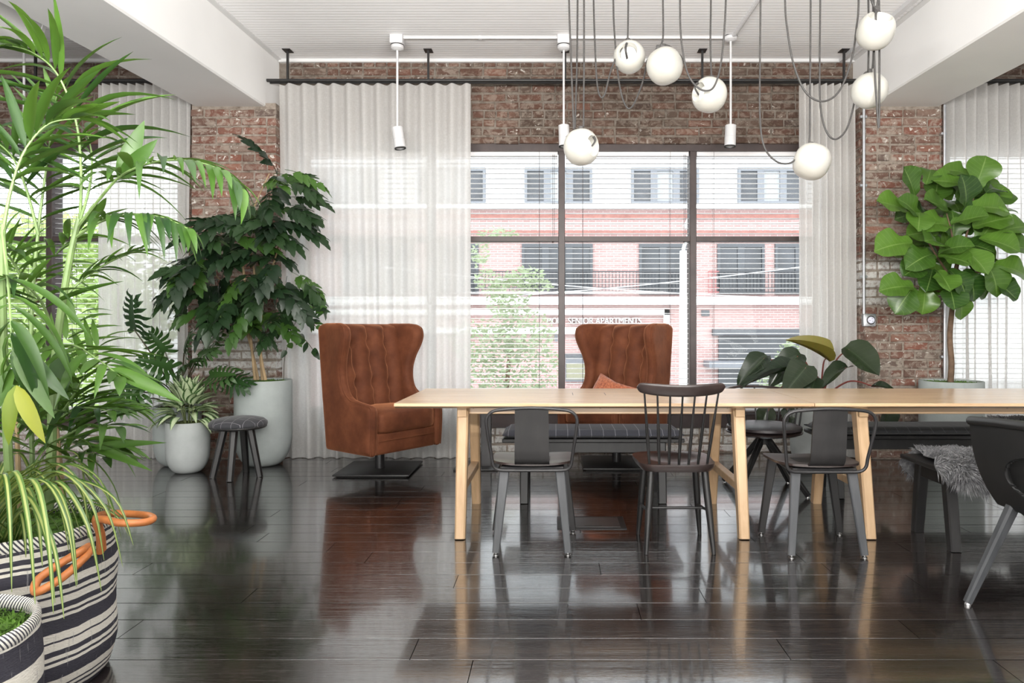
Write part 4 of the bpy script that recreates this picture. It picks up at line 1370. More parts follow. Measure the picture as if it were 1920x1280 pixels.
# sheepskin draped over the near bench
def sheepskin(name, label, x0, x1, yfront, yback, ztop, drop_f, drop_b, seed, ntuft, tl=0.05):
    root = thing(name, label, 'sheepskin', (0, 0, 0))
    rs = random.Random(seed)
    path = [(yfront - 0.026, ztop - drop_f), (yfront - 0.030, ztop - drop_f * 0.6), (yfront - 0.028, ztop - 0.04), (yfront - 0.008, ztop + 0.008), (yfront + 0.05, ztop + 0.016)]
    path += [(yback - 0.05, ztop + 0.016), (yback + 0.01, ztop + 0.008), (yback + 0.028, ztop - 0.04), (yback + 0.032, ztop - drop_b * 0.6), (yback + 0.028, ztop - drop_b)]
    pl = catmull([(0, a, c) for a, c in path], 5)
    cum = [0.0]
    for a, c in zip(pl, pl[1:]): cum.append(cum[-1] + (c - a).length)
    tot = cum[-1]
    def at(s):
        s = max(0, min(tot, s * tot))
        for i in range(len(cum) - 1):
            if cum[i + 1] >= s:
                f = (s - cum[i]) / max(1e-9, cum[i + 1] - cum[i])
                p = pl[i].lerp(pl[i + 1], f)
                t = (pl[i + 1] - pl[i]).normalized()
                return p, t
        return pl[-1], (pl[-1] - pl[-2]).normalized()
    def edge(v, sgn):
        return 0.045 * sin(7 * v + (1.3 if sgn > 0 else 0.2)) + 0.03 * sin(17 * v + sgn) - (0.07 if v < 0.12 or v > 0.88 else 0) * (1 - min(v, 1 - v) / 0.12)
    def fn(u, v, th):
        p, t = at(v)
        n = Vector((0, -t.z, t.y)) if True else None
        if n.z < 0 and 0.3 < v < 0.7: n = -n
        xa, xb = x0 - edge(v, -1), x1 + edge(v, 1)
        return Vector((xa + (xb - xa) * u, p.y, p.z)) + n * th
    MB().grid(lambda u, v: fn(u, v, 0.0), 20, 40).grid(lambda u, v: fn(u, v, 0.006), 20, 40, flip=True).obj('hide', M['fleece'], root, angle=180)
    vs, fs = [], []
    for _ in range(ntuft):
        u, v = rs.random(), rs.random()
        p = fn(u, v, 0.003)
        q = at(v)
        t = q[1]
        n = Vector((0, -t.z, t.y))
        if 0.3 < v < 0.7 and n.z < 0: n = -n
        w = mnoise.noise_vector(Vector((p.x * 9, p.y * 9, p.z * 9 + seed)))
        down = -t if v < 0.5 else t
        dirv = (n * 0.75 + down * (0.55 if (v < 0.32 or v > 0.68) else 0.15) + w * 0.9 + Vector((rs.uniform(-.3, .3), rs.uniform(-.3, .3), rs.uniform(-.2, .2)))).normalized()
        L = tl * rs.uniform(0.6, 1.25)
        side = dirv.cross(Vector((rs.uniform(-1, 1), rs.uniform(-1, 1), rs.uniform(-1, 1)))).normalized()
        w0 = 0.0032
        bend = Vector((w.x * 0.3, w.y * 0.3, -0.35)) * L
        k = len(vs)
        m1 = p + dirv * L * 0.55 + bend * 0.25
        tip = p + dirv * L + bend
        vs += [p - side * w0, p + side * w0, m1 + side * w0 * 0.8, m1 - side * w0 * 0.8, tip]
        fs += [(k, k + 1, k + 2, k + 3), (k + 3, k + 2, k + 4)]
    o = MB().add(vs, fs).obj('wool', M['fleece'], root, smooth=False)
    o['kind'] = 'stuff'
    return root
sheepskin('sheepskin', 'grey long-haired sheepskin draped over the near bench', 2.01, 2.78, 3.50, 3.90, 0.437, 0.105, 0.14, 5, 15000)
sheepskin('sheepskin', 'grey sheepskin on the bench across the table, at the frame edge', 3.12, 3.50, 4.60, 4.96, 0.482, 0.03, 0.06, 8, 4000, 0.04)

# ================================================================== STOOL, SIDE TABLE, FLOOR BOX
st = thing('stool', 'round black stool with a charcoal checked cushion by the planter', 'stool', (FX(447, 5.31), 5.31, 0))
MB().lathe([(0.15, 0.372), (0.20, 0.376), (0.208, 0.386), (0.205, 0.392)], 36).obj('seat_board', M['black_wood'], st)
MB().lathe([(0.200, 0.390), (0.212, 0.402), (0.210, 0.422), (0.185, 0.443), (0.13, 0.457), (0.06, 0.463), (0.004, 0.464)], 40).obj('seat_cushion', M['check'], st, angle=80)
for a, rr in ((205, 0.18), (278, 0.20), (352, 0.18), (95, 0.17)):
    d = Vector((cos(radians(a)), sin(radians(a)), 0))
    MB().bar(d * rr, d * 0.10 + Vector((0, 0, 0.374)), (0.046, 0.04), (0.056, 0.05), xdir=Vector((1, 0.3, 0)), ch=0.28).obj('leg', M['black_wood'], st, smooth=False)

sd = thing('side_table', 'dark pedestal side table behind the end of the oak table', 'side table', (FX(900, 5.65), 5.65, 0))
MB().rbox(-0.20, 0.16, -0.16, 0.20, 0, 0.016, 0.006, 2).obj('base_plate', M['black_metal'], sd)
MB().rbox(0.010, 0.095, -0.03, 0.03, 0.012, 0.53, 0.004, 1).obj('column', M['chair_tube'], sd)
MB().rbox(-0.22, 0.22, -0.20, 0.20, 0.528, 0.546, 0.006, 2).obj('table_top', M['black_wood'], sd)

fb = thing('floor_power_box', 'flat metal power box set in the floor under the table', 'floor box', (FX(1108, 4.03), 4.03, 0))
MB().rbox(-0.20, 0.20, -0.13, 0.13, -0.003, 0.004, 0.002, 1).obj('frame', M['black_metal'], fb, smooth=False)
MB().rbox(-0.165, 0.165, -0.10, 0.10, 0.002, 0.0065, 0.002, 1).obj('lid', plain('brushed_lid', (0.12, 0.12, 0.12), 0.3, metal=0.6), fb, smooth=False)
MB().box(-0.04, 0.06, -0.085, -0.078, 0.0062, 0.0072).obj('slot', M['dark_cap'], fb, smooth=False)

# ================================================================== WING CHAIRS
def wing_chair(x, y, rz, label):
    r = thing('wing_chair', label, 'armchair', (x, y, 0), group='rust velvet wing chairs on a pedestal')
    MB().rbox(-0.295, 0.295, -0.285, 0.285, 0.008, 0.022, 0.006, 2).obj('base_plate', M['black_metal'], r)
    MB().rbox(-0.27, 0.27, -0.26, 0.26, 0.0, 0.009, 0.002, 1).obj('base_foot', M['dark_cap'], r)
    MB().lathe([(0.038, 0.018), (0.038, 0.23)], 20).obj('column', M['chair_tube'], r)
    R = Matrix.Rotation(rz, 4, 'Z')
    def part(mb, name, mat, parent=r, angle=45):
        o = mb.obj(name, M[mat], parent, angle=angle)
        if parent is r: o.matrix_local = R
        return o
    zf = [(0.190, -0.315), (0.200, -0.335), (0.40, -0.350), (0.530, -0.347), (0.556, -0.338), (0.570, -0.318), (0.578, -0.28), (0.586, -0.21), (0.600, -0.12), (0.622, -0.065), (0.66, -0.027), (0.72, -0.002), (0.78, 0.006), (0.84, 0.003), (0.92, -0.02), (1.00, -0.060), (1.06, -0.082), (1.10, -0.086), (1.14, -0.077), (1.165, -0.057), (1.182, -0.020), (1.190, 0.04)]
    zb_ = [(0.190, 0.200), (0.200, 0.225), (0.60, 0.275), (0.95, 0.312), (1.14, 0.330), (1.165, 0.322), (1.182, 0.295), (1.190, 0.25)]
    def interp(tab, z):
        for (z0, y0), (z1, y1) in zip(tab, tab[1:]):
            if z <= z1: return y0 + (y1 - y0) * (z - z0) / (z1 - z0)
        return tab[-1][1]
    zs = sorted(set([0.190 + 0.0166 * k for k in range(61) if 0.190 + 0.0166 * k < 1.19] + [z for z, _ in zf] + [z for z, _ in zb_]))
    poly = [(y, z) for z, y in zf] + [(y, z) for z, y in reversed(zb_)]
    def edge_dist(y, z):
        best = 9.0
        for i in range(len(poly)):
            (ay, az), (by, bz) = poly[i - 1], poly[i]
            dy, dz = by - ay, bz - az
            l2 = dy * dy + dz * dz
            t = 0 if l2 < 1e-12 else max(0, min(1, ((y - ay) * dy + (z - az) * dz) / l2))
            best = min(best, sqrt((y - ay - t * dy) ** 2 + (z - az - t * dz) ** 2))
        return best
    NC = 22
    cols = [0.5 - 0.5 * cos(pi * k / NC) for k in range(NC + 1)]
    rows = []
    for z in zs:
        y0, y1 = interp(zf, z), interp(zb_, z)
        rows.append([(y0 + (y1 - y0) * c, z, edge_dist(y0 + (y1 - y0) * c, z)) for c in cols])
    for s in (-1, 1):
        def flare(p, s=s):
            t = max(0.0, min(1.0, (p.z - 0.58) / 0.5))
            f = t * t * (3 - 2 * t)
            fw = max(0.0, min(1.0, (0.2 - p.y) / 0.3))
            return Vector((s * (p.x + 0.045 * f * fw + 0.01 * fw), p.y, p.z))
        m = MB()
        Hh = 0.045
        for face in (-1, 1):
            vs, fs = [], []
            for rw in rows:
                for (yy, zz, d) in rw:
                    q = Hh if d >= Hh else sqrt(max(0.0, Hh * Hh - (Hh - d) ** 2))
                    vs.append(flare(Vector((0.320 + face * q, yy, zz))))
            w = NC + 1
            for j in range(len(rows) - 1):
                for i in range(NC):
                    fs.append((j * w + i, j * w + i + 1, (j + 1) * w + i + 1, (j + 1) * w + i))
            m.add(vs, fs)
        # close the flat under edge and the top edge
        part(m, 'side_wing', 'velvet', angle=75)
        wl = []
        for z, y in zf[1:]:
            wl.append(flare(Vector((0.350, y + 0.010, z - (0.006 if z > 1.15 or 0.56 < z < 0.61 else 0)))))
        part(MB().tube(catmull(wl, 3), 0.005, 6), 'piping', 'velvet')
    # tufted inner back
    def inner(u, v):
        a = 2 * u - 1
        z = 0.44 + 0.745 * v
        yb = 0.085 + 0.125 * v - 0.02 * sin(pi * v)
        cw = 4
        s = abs(sin(pi * u * cw))
        ch = s ** 0.55
        rows = (0.36, 0.58, 0.80)
        pinch = 0.0
        du = abs(u * cw - round(u * cw)) / cw
        k = round(u * cw)
        if 0 < k < cw:
            for rr in rows:
                pinch = max(pinch, math.exp(-((du / 0.05) ** 2 + ((v - rr) / 0.055) ** 2)))
        bulge = 0.052 * ch + 0.006 * sin(14 * pi * v + 4 * u) * (1 - s) - 0.028 * pinch
        edge = 1 - abs(a) ** 20
        top = 1.0 if v < 0.93 else sqrt(max(0, 1 - ((v - 0.93) / 0.07) ** 2))
        return Vector((a * (0.315 + 0.045 * v), yb - bulge * edge * top - 0.02 * top + 0.045 * (1 - top), z + 0.0))
    part(MB().grid(inner, 64, 44), 'back_cushion', 'velvet', angle=180)
    for rr in (0.36, 0.58, 0.80):
        for k in (1, 2, 3):
            p = inner(k / 4, rr)
            part(MB().lathe([(0.0005, -0.006), (0.009, -0.004), (0.011, 0.0)], 10, p, Matrix.Rotation(pi / 2, 3, 'X') @ Matrix.Rotation(pi, 3, 'X')), 'button', 'velvet')
    part(MB().slab([(0.16, 0.20), (0.235, 0.20), (0.295, 1.13), (0.285, 1.178), (0.23, 1.182), (0.20, 1.15), (0.10, 0.5)], -0.315, 0.315, 0.012, None, 3), 'back_shell', 'velvet')
    # seat
    sc_ = MB()
    def crown(p):
        if p.z > 0.44: p.z += 0.020 * max(0, 1 - (p.x / 0.285) ** 2) * max(0, 1 - ((p.y + 0.08) / 0.27) ** 2)
        return p
    bmc = bmesh.new()
    bmesh.ops.create_cube(bmc, size=1.0)
    for v in bmc.verts: v.co = (v.co.x * 0.57, -0.08 + v.co.y * 0.535, 0.433 + v.co.z * 0.172)
    bmesh.ops.subdivide_edges(bmc, edges=list(bmc.edges), cuts=7, use_grid_fill=True)
    def puffed(p):
        # rounded long edges, gently crowned top
        dx, dy, dz = 0.285 - abs(p.x), 0.2675 - abs(p.y + 0.08), 0.086 - abs(p.z - 0.433)
        r_ = 0.04
        q = [max(0.0, r_ - d) for d in (dx, dy, dz)]
        l = sqrt(sum(k * k for k in q))
        if l > r_:
            f = r_ / l
            p.x = math.copysign(abs(p.x) - q[0] * (1 - f), p.x); p.y = -0.08 + math.copysign(abs(p.y + 0.08) - q[1] * (1 - f), p.y + 0.08); p.z = 0.433 + math.copysign(abs(p.z - 0.433) - q[2] * (1 - f), p.z - 0.433)
        return crown(p)
    sc_.from_bm(bmc, puffed)
    part(sc_, 'seat_cushion', 'velvet', angle=80)
    part(MB().rbox(-0.30, 0.30, -0.330, 0.22, 0.195, 0.36, 0.022, 3), 'seat_base', 'velvet')
    part(MB().tube([(-0.28, -0.334, 0.30), (0.28, -0.334, 0.30)], 0.004, 6), 'piping', 'velvet')
    return r
wing_chair(FX(712, 5.53), 5.53, radians(54), 'rust velvet wing chair beside the leafy tree')
wing_chair(0.515, 5.78, radians(-44), 'rust velvet wing chair behind the table with a pillow on it')

pw = thing('pillow', 'small rust woven pillow on the wing chair', 'pillow', (0.44, 5.66, 0.575), 0)
def pil(u, v, s):
    a, c = 2 * u - 1, 2 * v - 1
    pin = 1 - 0.10 * (a * a) * (1 - c * c) * 0 - 0.16 * (1 - abs(a)) * abs(c) ** 3 - 0.16 * (1 - abs(c)) * abs(a) ** 3
    h = ((1 - a * a) * (1 - c * c)) ** 0.45
    return Vector((a * 0.20 * pin, s * 0.075 * h, c * 0.17 * pin))
po = MB().grid(lambda u, v: pil(u, v, 1), 18, 18).grid(lambda u, v: pil(u, v, -1), 18, 18, flip=True).obj('cover', M['pillow'], pw, angle=80)
po.matrix_local = Matrix.Rotation(radians(-28), 4, 'Z') @ Matrix.Rotation(radians(-32), 4, 'X') @ Matrix.Rotation(radians(20), 4, 'Y')

# ================================================================== PENDANT GLOBES
def sup(a, e): return math.copysign(abs(a) ** e, a)
def globe_profile(R, sq=0.90, ex=0.86, hole=0.50):
    pr = []
    th1 = math.asin(min(0.98, hole))
    n = 22
    for i in range(n + 1):
        th = pi - (pi - th1) * i / n          # from the far pole to the hole
        pr.append((max(0.0005, R * sup(sin(th), ex)), R * sq * sup(cos(th), ex)))
    r0, z0 = pr[-1]
    pr += [(r0 - R * 0.05, z0 + R * 0.012), (r0 - R * 0.09, z0 - R * 0.03), (r0 - R * 0.13, z0 - R * 0.30), (r0 - R * 0.16, z0 - R * 0.42)]
    return pr
def ortho(axis):
    z = Vector(axis).normalized()
    x = z.orthogonal().normalized(); y = z.cross(x)
    return Matrix(((x.x, y.x, z.x), (x.y, y.y, z.y), (x.z, y.z, z.z)))
PTH = 0.0065
def cable(pts, d, to_ceiling=(True, False), dd=None):
    """pixels along the cable at distance d -> smooth 3D path, run on up to the ceiling where asked"""
    q = [P(px, py, d + (dd[i] if dd else 0)) for i, (px, py) in enumerate(pts)]
    if to_ceiling[0]:
        t = q[0].copy(); t.z = ceil_z(t.y); q.insert(0, t)
    if to_ceiling[1]:
        t = q[-1].copy(); t.z = ceil_z(t.y); q.append(t)
    return catmull(q, 8)
def pendant(px, py, rpx, d, axis, clasp, cables, straps, label, sq=0.9, hole=0.5):
    c = P(px, py, d)
    root = thing('globe_pendant', label, 'pendant lamp', c, group='opal globe pendants on grey cords')
    R = rpx * d / FPX
    Mx = ortho(axis)
    gl = MB().lathe(globe_profile(R, sq, 0.86, hole), 36, (0, 0, 0), Mx, capb=False, capt=False).obj('globe', M['opal'], root, angle=60)
    pr = globe_profile(R, sq, 0.86, hole)
    r1, z1 = pr[-1]
    MB().lathe([(0.0005, z1 + 0.004), (r1 * 0.98, z1 + 0.004), (r1 * 0.98, z1 - 0.012), (0.0005, z1 - 0.012)], 28, (0, 0, 0), Mx, capb=False, capt=False).obj('diffuser', M['diffuser'], gl)
    cl = P(clasp[0], clasp[1], d + clasp[2]) - c
    MB().rbox(cl.x - 0.012, cl.x + 0.012, cl.y - 0.012, cl.y + 0.012, cl.z - 0.017, cl.z + 0.014, 0.004, 2).obj('clasp', M['strap_grey'], root)
    for s in straps:
        pts = catmull([P(a, b_, d + e) - c for a, b_, e in s], 7)
        MB().tube(pts, 0.0075, 8, flat=(0.45, 1.0), up=(0, 1, 0)).obj('strap', M['strap_grey'], root)
    tops = []
    for path in cables:
        pts = [p - c for p in path]
        MB().tube(pts, PTH, 8, flat=(1.0, 0.85)).obj('cord', M['strap_grey'], root)
        for e in (pts[0], pts[-1]):
            if abs((e + c).z - ceil_z((e + c).y)) < 0.01: tops.append(e)
    for e in tops:
        MB().lathe([(0.022, -0.03), (0.026, -0.024), (0.026, 0.002)], 14, e).obj('ceiling_hook', M['black_metal'], root)
    return root
pendant(1180, 107, 29.5, 4.30, (-0.25, -0.95, 0.12), (1177, 76, -0.02),
        [cable([(1178, 0), (1177, 74)], 4.29), cable([(1113, 0), (1115, 70), (1119, 150), (1125, 180), (1134, 176), (1146, 130), (1160, 100), (1174, 78)], 4.27)],
        [[(1176, 78, -0.04), (1173, 92, -0.135), (1176, 110, -0.085)], [(1180, 74, 0.0), (1186, 80, 0.04), (1192, 92, 0.06)]],
        'opal globe pendant with its opening towards the viewer, left of the pair of high globes', 0.92, 0.62)
pendant(1246, 124, 34, 4.18, (-0.75, 0.62, -0.15), (1234, 89, 0.0),
        [cable([(1243, 0), (1243, 70), (1236, 88)], 4.18), cable([(1213, 118), (1203, 160), (1185, 200), (1172, 196), (1160, 150), (1152, 60), (1150, 0)], 4.30, (False, True))],
        [[(1233, 90, 0.0), (1222, 103, 0.01), (1213, 116, 0.03), (1215, 125, 0.06)], [(1237, 86, 0.0), (1246, 84, 0.0), (1262, 92, 0.03), (1279, 110, 0.06), (1279, 124, 0.08)]],
        'opal globe pendant with a strap over its top, right of the pair of high globes', 0.94)
pendant(1330, 178, 32.5, 4.10, (-0.86, -0.45, 0.05), (1334, 146, 0.02),
        [cable([(1333, 0), (1332, 80), (1334, 145)], 4.12), cable([(1275, 0), (1277, 70), (1287, 130), (1302, 158), (1322, 170), (1340, 160), (1353, 110), (1361, 0)], 3.93, (True, True))],
        [[(1333, 147, 0.02), (1318, 150, 0.0), (1303, 162, -0.06), (1310, 178, -0.04)], [(1336, 147, 0.02), (1352, 158, 0.05), (1361, 175, 0.08)]],
        'opal globe pendant behind a hanging loop of cord', 0.92, 0.55)
pendant(1090, 276, 34, 3.98, (0.78, -0.60, -0.05), (1089, 241, 0.03),
        [cable([(1067, 0), (1071, 120), (1076, 242)], 3.98), cable([(1095, 0), (1095, 120), (1094, 238)], 4.02), cable([(1083, 0), (1082, 100), (1081, 150), (1078, 240)], 4.12)],
        [[(1088, 242, 0.03), (1075, 246, 0.03), (1062, 258, 0.05)], [(1092, 241, 0.03), (1105, 248, -0.01), (1116, 262, -0.06), (1110, 274, -0.07)]],
        'lowest opal globe pendant with a side opening, over the table middle', 0.9, 0.56)
pendant(1522, 303, 34, 4.05, (-0.80, 0.45, 0.40), (1511, 275, 0.0),
        [cable([(1520, 0), (1519, 140), (1518, 262), (1512, 274)], 4.05), cable([(1426, 0), (1425, 110), (1425, 220), (1433, 275), (1455, 302), (1480, 306), (1500, 290), (1510, 277)], 4.03)],
        [[(1511, 276, 0.0), (1499, 290, 0.01), (1489, 307, 0.03), (1492, 320, 0.06)], [(1513, 274, 0.0), (1523, 268, 0.0), (1534, 277, 0.03), (1540, 290, 0.07)]],
        'lowest opal globe pendant in front of the narrow curtain', 0.98)
pendant(1642, 58, 33.5, 3.80, (0.0, -0.72, 0.69), (1643, 17, -0.02),
        [cable([(1632, -20), (1634, 0), (1640, 16)], 3.80), cable([(1647, -20), (1646, 0), (1644, 16)], 3.80)],
        [[(1643, 18, -0.03), (1642, 30, -0.07), (1642, 46, -0.055)], [(1646, 18, 0.0), (1652, 26, 0.04), (1654, 40, 0.07)]],
        'topmost opal globe pendant in front of the beam', 1.0, 0.66)
pendant(1630, 170, 32.5, 4.00, (0.55, 0.75, 0.35), (1631, 134, -0.02),
        [cable([(1628, -20), (1629, 60), (1628, 132)], 4.02), cable([(1637, -20), (1638, 90), (1636, 128)], 4.02), cable([(1648, -20), (1649, 110), (1648, 238), (1643, 180), (1639, 100), (1638, -20)], 3.88, (True, True)),
         cable([(1472, 0), (1477, 60), (1488, 120), (1510, 172), (1542, 190), (1574, 170), (1597, 110), (1606, 50), (1610, 0)], 3.90, (True, True)),
         cable([(1538, 0), (1537, 110), (1538, 195), (1548, 243), (1565, 261), (1585, 246), (1598, 210), (1604, 175)], 4.10)],
        [[(1630, 135, -0.02), (1622, 137, 0.0), (1614, 150, 0.02)], [(1633, 134, -0.02), (1637, 142, -0.05), (1640, 160, -0.03)]],
        'opal globe pendant hanging right under the topmost one', 1.0)

# ================================================================== SPOT PENDANTS AND CONDUIT ON THE CEILING
SY = 5.74
def spot(px, py_head, tilt, label, box):
    x = FX(px, SY)
    zc = ceil_z(SY)
    r = thing('spot_pendant', label, 'spot lamp', (x, SY, zc), group='white spot pendants along the ceiling conduit')
    if box: MB().rbox(-0.054, 0.054, -0.054, 0.054, -0.075, 0.003, 0.006, 2).obj('junction_box', M['white_metal'], r)
    z0 = -0.075 if box else 0.0
    MB().lathe([(0.03, z0 - 0.045), (0.052, z0 - 0.032), (0.054, z0 - 0.010), (0.054, z0 - 0.006)], 24).obj('canopy', M['white_metal'], r)
    MB().lathe([(0.050, z0 - 0.007), (0.056, z0 - 0.007), (0.056, z0), (0.050, z0)], 24).obj('gasket', M['dark_cap'], r)
    zh = FZ(py_head - 20, SY) - zc
    MB().tube([(0, 0, z0 - 0.03), (0, 0, zh)], 0.0095, 10).obj('stem', M['white_metal'], r)
    Mt = Matrix.Rotation(tilt, 3, 'Y')
    c = Vector((0, 0, zh - 0.01))
    h = MB().lathe([(0.030, 0.006), (0.0455, 0.0), (0.0455, -0.095), (0.0435, -0.096), (0.0435, -0.099), (0.0465, -0.10), (0.0465, -0.172), (0.040, -0.172), (0.040, -0.14), (0.001, -0.14)][::-1], 28, c, Mt, capb=False).obj('head', M['white_metal'], r, angle=35)
    MB().lathe([(0.0472, -0.180), (0.0472, -0.171), (0.042, -0.171), (0.042, -0.180)], 28, c, Mt, capb=False, capt=False).obj('baffle_ring', M['dark_cap'], h)
    return r
spot(745, 257, radians(-8), 'white tilted spot pendant in front of the wide curtain', True)
spot(1057, 253, radians(-2), 'white spot pendant behind the lowest middle globe', True)
spot(1370, 253, radians(2), 'white spot pendant on a round canopy above the window', False)
spot(45, 253, radians(0), 'white spot pendant behind the palm', False)
cd = thing('ceiling_conduit', 'white conduit along the ceiling linking the spot pendants', 'conduit', (0, 0, 0))
def cz(y): return ceil_z(y) - 0.012
MB().tube([(FX(757, SY), SY, cz(SY)), (FX(1046, SY), SY, cz(SY))], 0.011, 8).obj('pipe', M['white_metal'], cd)
MB().tube([(FX(1068, SY), SY, cz(SY)), (FX(1370, SY), SY, cz(SY)), ], 0.011, 8).obj('pipe', M['white_metal'], cd)
MB().tube([(FX(1370, SY), SY, cz(SY)), (FX(1370, SY) + 0.02, SY - 0.1, cz(SY - 0.1)), (FX(1428, 4.95), 4.95, cz(4.95)), (FX(1428, 4.95) + 0.25, 3.6, cz(3.6))], 0.016, 8).obj('pipe', M['white_metal'], cd)
MB().rbox(FX(900, SY) - 0.014, FX(900, SY) + 0.014, SY - 0.016, SY + 0.016, cz(SY) - 0.015, cz(SY) + 0.012, 0.003, 1).obj('coupling', M['white_metal'], cd)
bt = MB()
yy = [1.0, 6.28]
bt.add([(2.60, y, ceil_z(y) - 0.035) for y in yy] + [(2.645, y, ceil_z(y) - 0.035) for y in yy] + [(2.645, y, ceil_z(y)) for y in yy] + [(2.60, y, ceil_z(y)) for y in yy],
       [(0, 1, 3, 2), (2, 3, 5, 4), (4, 5, 7, 6), (6, 7, 1, 0), (0, 2, 4, 6), (1, 7, 5, 3)])
tag(bt.obj('ceiling_track', M['white_metal'], smooth=False), 'white track along the ceiling beside the beam over the globes', 'track')

# duct beyond the left beam
dc = thing('air_duct', 'round white air duct above the palm', 'duct', (-3.62, 4.62, 3.22))
MB().lathe([(0.172, 0.0), (0.172, 6.0)], 40, (0, 0, 0), Matrix.Rotation(radians(87.7), 3, 'X'), capb=True).obj('pipe', M['white_paint'], dc)
MB().lathe([(0.173, -0.004), (0.178, 0.0), (0.178, 0.03), (0.173, 0.034)], 40, (0, 0, 0), Matrix.Rotation(radians(87.7), 3, 'X'), False, False).obj('end_collar', M['white_paint'], dc)
for yy in (-0.6, -2.2):
    MB().tube([(0, yy, 0.1), (0, yy, ceil_z(4.62 + yy) - 3.22)], 0.006, 6).obj('hanger', M['white_metal'], dc)

# timer switch and conduit on the pier
sw = thing('timer_switch', 'square metal timer switch with a round white dial on the brick pier', 'switch', P(1629, 600, 5.965))
MB().rbox(-0.053, 0.053, -0.02, 0.028, -0.055, 0.055, 0.006, 2).obj('box', M['galvanised'], sw)
MY = Matrix.Rotation(pi / 2, 3, 'X')
MB().lathe([(0.036, 0.018), (0.038, 0.024), (0.033, 0.026)], 28, (0.008, 0, 0.0), MY).obj('bezel', M['dark_cap'], sw)
MB().lathe([(0.030, 0.024), (0.030, 0.030), (0.026, 0.036), (0.001, 0.037)], 28, (0.008, 0, 0.0), MY).obj('dial', plain('dial_white', (0.75, 0.76, 0.88), 0.3), sw)
for a in (20, 140, 260):
    MB().box(-0.0015, 0.0015, -0.038, -0.0365, 0.010, 0.020).obj('tick', M['dark_cap'], sw).matrix_local = Matrix.Translation((0.008, 0, 0)) @ Matrix.Rotation(radians(a), 4, 'Y')
cp = thing('wall_conduit', 'galvanised conduit running down the brick pier to the timer', 'conduit', (FX(1620, 5.97), 5.972, 0))
MB().tube([(0, 0, P(0, 588, 5.97).z), (0, 0, beam_z(5.97) - 0.002)], 0.0125, 12).obj('pipe', M['galvanised'], cp)
for z in (1.6, 2.4, 3.0):
    MB().rbox(-0.03, 0.03, -0.002, 0.02, z - 0.012, z + 0.012, 0.003, 1).obj('strap', M['galvanised'], cp)
cp = thing('wall_conduit', 'thin grey pipe on the pier edge behind the fig tree', 'conduit', (FX(1771, 5.96), 5.96, 0))
MB().tube([(0, 0, 0.0), (0, 0, beam_z(5.97) - 0.002)], 0.012, 12).obj('pipe', M['galvanised'], cp)
for z in (0.9, 1.9, 2.85):
    MB().rbox(-0.028, 0.02, -0.002, 0.032, z - 0.012, z + 0.012, 0.003, 1).obj('strap', M['galvanised'], cp)

# added housing and hangers around the ceiling fill light, behind the viewer
ul = thing('ceiling_fill', 'unseen white housing added around the ceiling fill light', 'lamp', (0.0, -0.30, 1.79))
hm = MB()
hm.add([(x, y, z) for x in (-2.2, 2.2) for (y, z) in ((-0.07, 0.065), (-0.06, 0.0), (0.06, -0.03), (0.075, 0.015), (0.068, 0.017), (0.055, -0.02), (-0.053, 0.008), (-0.062, 0.066))],
       [(i, (i + 1) % 8, 8 + (i + 1) % 8, 8 + i) for i in range(8)] + [tuple(reversed(range(8))), tuple(range(8, 16))])
hm.obj('housing', M['white_metal'], ul, smooth=False)
for x in (-1.9, 0.0, 1.9):
    MB().tube([(x, 0, 0.0), (x, 0, ceil_z(-0.30) - 1.79)], 0.0025, 6).obj('hanger', M['steel'], ul)

# ================================================================== POTS
def pot(name, x, y, r, h, mat, label, top_mat, moss=True):
    root = thing(name, label, 'planter', (x, y, 0), group='rounded fibre cement planters')
    pr = [(r * 0.02, 0.0), (r * 0.42, 0.0)]
    bh = min(h * 0.45, r * 1.15)
    for k in range(1, 11):
        a = pi / 2 * k / 10
        pr.append((r * (0.42 + 0.58 * sin(a)), bh * (1 - cos(a)) * 0.98 + 0.0))
    pr += [(r * 1.0, h * 0.75), (r * 1.0, h - 0.004), (r * 0.99, h), (r * 0.945, h), (r * 0.935, h - 0.006), (r * 0.93, h - 0.05)]
    MB().lathe(pr, 48, capb=True, capt=False).obj('body', M[mat], root, angle=40)
    rs = random.Random(int(abs(x) * 1000))
    def soil(u, v):
        a = 2 * pi * u
        rr = r * 0.94 * v
        return Vector((cos(a) * rr, sin(a) * rr, h - 0.018 + 0.022 * mnoise.noise(Vector((cos(a) * rr * 18, sin(a) * rr * 18, x))) * (1 if v < 0.98 else 0.3)))
    MB().grid(soil, 40, 10, closeu=True).obj('soil', M[top_mat], root, angle=180)
    tufts(root, r * 0.9, h - 0.02, 500, 0.022, top_mat, rs)
    return root
def tufts(parent, r, z, n, L, mat, rs, name='moss', cx=0, cy=0):
    vs, fs = [], []
    for _ in range(n):
        a, rr = rs.uniform(0, 2 * pi), r * sqrt(rs.random())
        p = Vector((cx + cos(a) * rr, cy + sin(a) * rr, z))
        d = Vector((rs.uniform(-1, 1), rs.uniform(-1, 1), rs.uniform(0.3, 1.0))).normalized() * L * rs.uniform(0.5, 1.3)
        s = d.cross(Vector((rs.uniform(-1, 1), rs.uniform(-1, 1), 0.3))).normalized() * 0.0022
        k = len(vs)
        vs += [p - s, p + s, p + d * 0.6 + s, p + d * 0.6 - s, p + d - Vector((0, 0, L * 0.15))]
        fs += [(k, k + 1, k + 2, k + 3), (k + 3, k + 2, k + 4)]
    o = MB().add(vs, fs).obj(name, M[mat], parent, smooth=False)
    o['kind'] = 'stuff'
    return o
TPX, TPY = FX(494, 5.755), 5.755
pot('planter', TPX, TPY, 0.228, 0.715, 'planter', 'tall grey planter of the dark leafy tree', 'moss')
pot('planter', FX(352.5, 5.46), 5.46, 0.160, 0.405, 'planter_pale', 'small pale planter of the silver variegated plant', 'soil_moss')
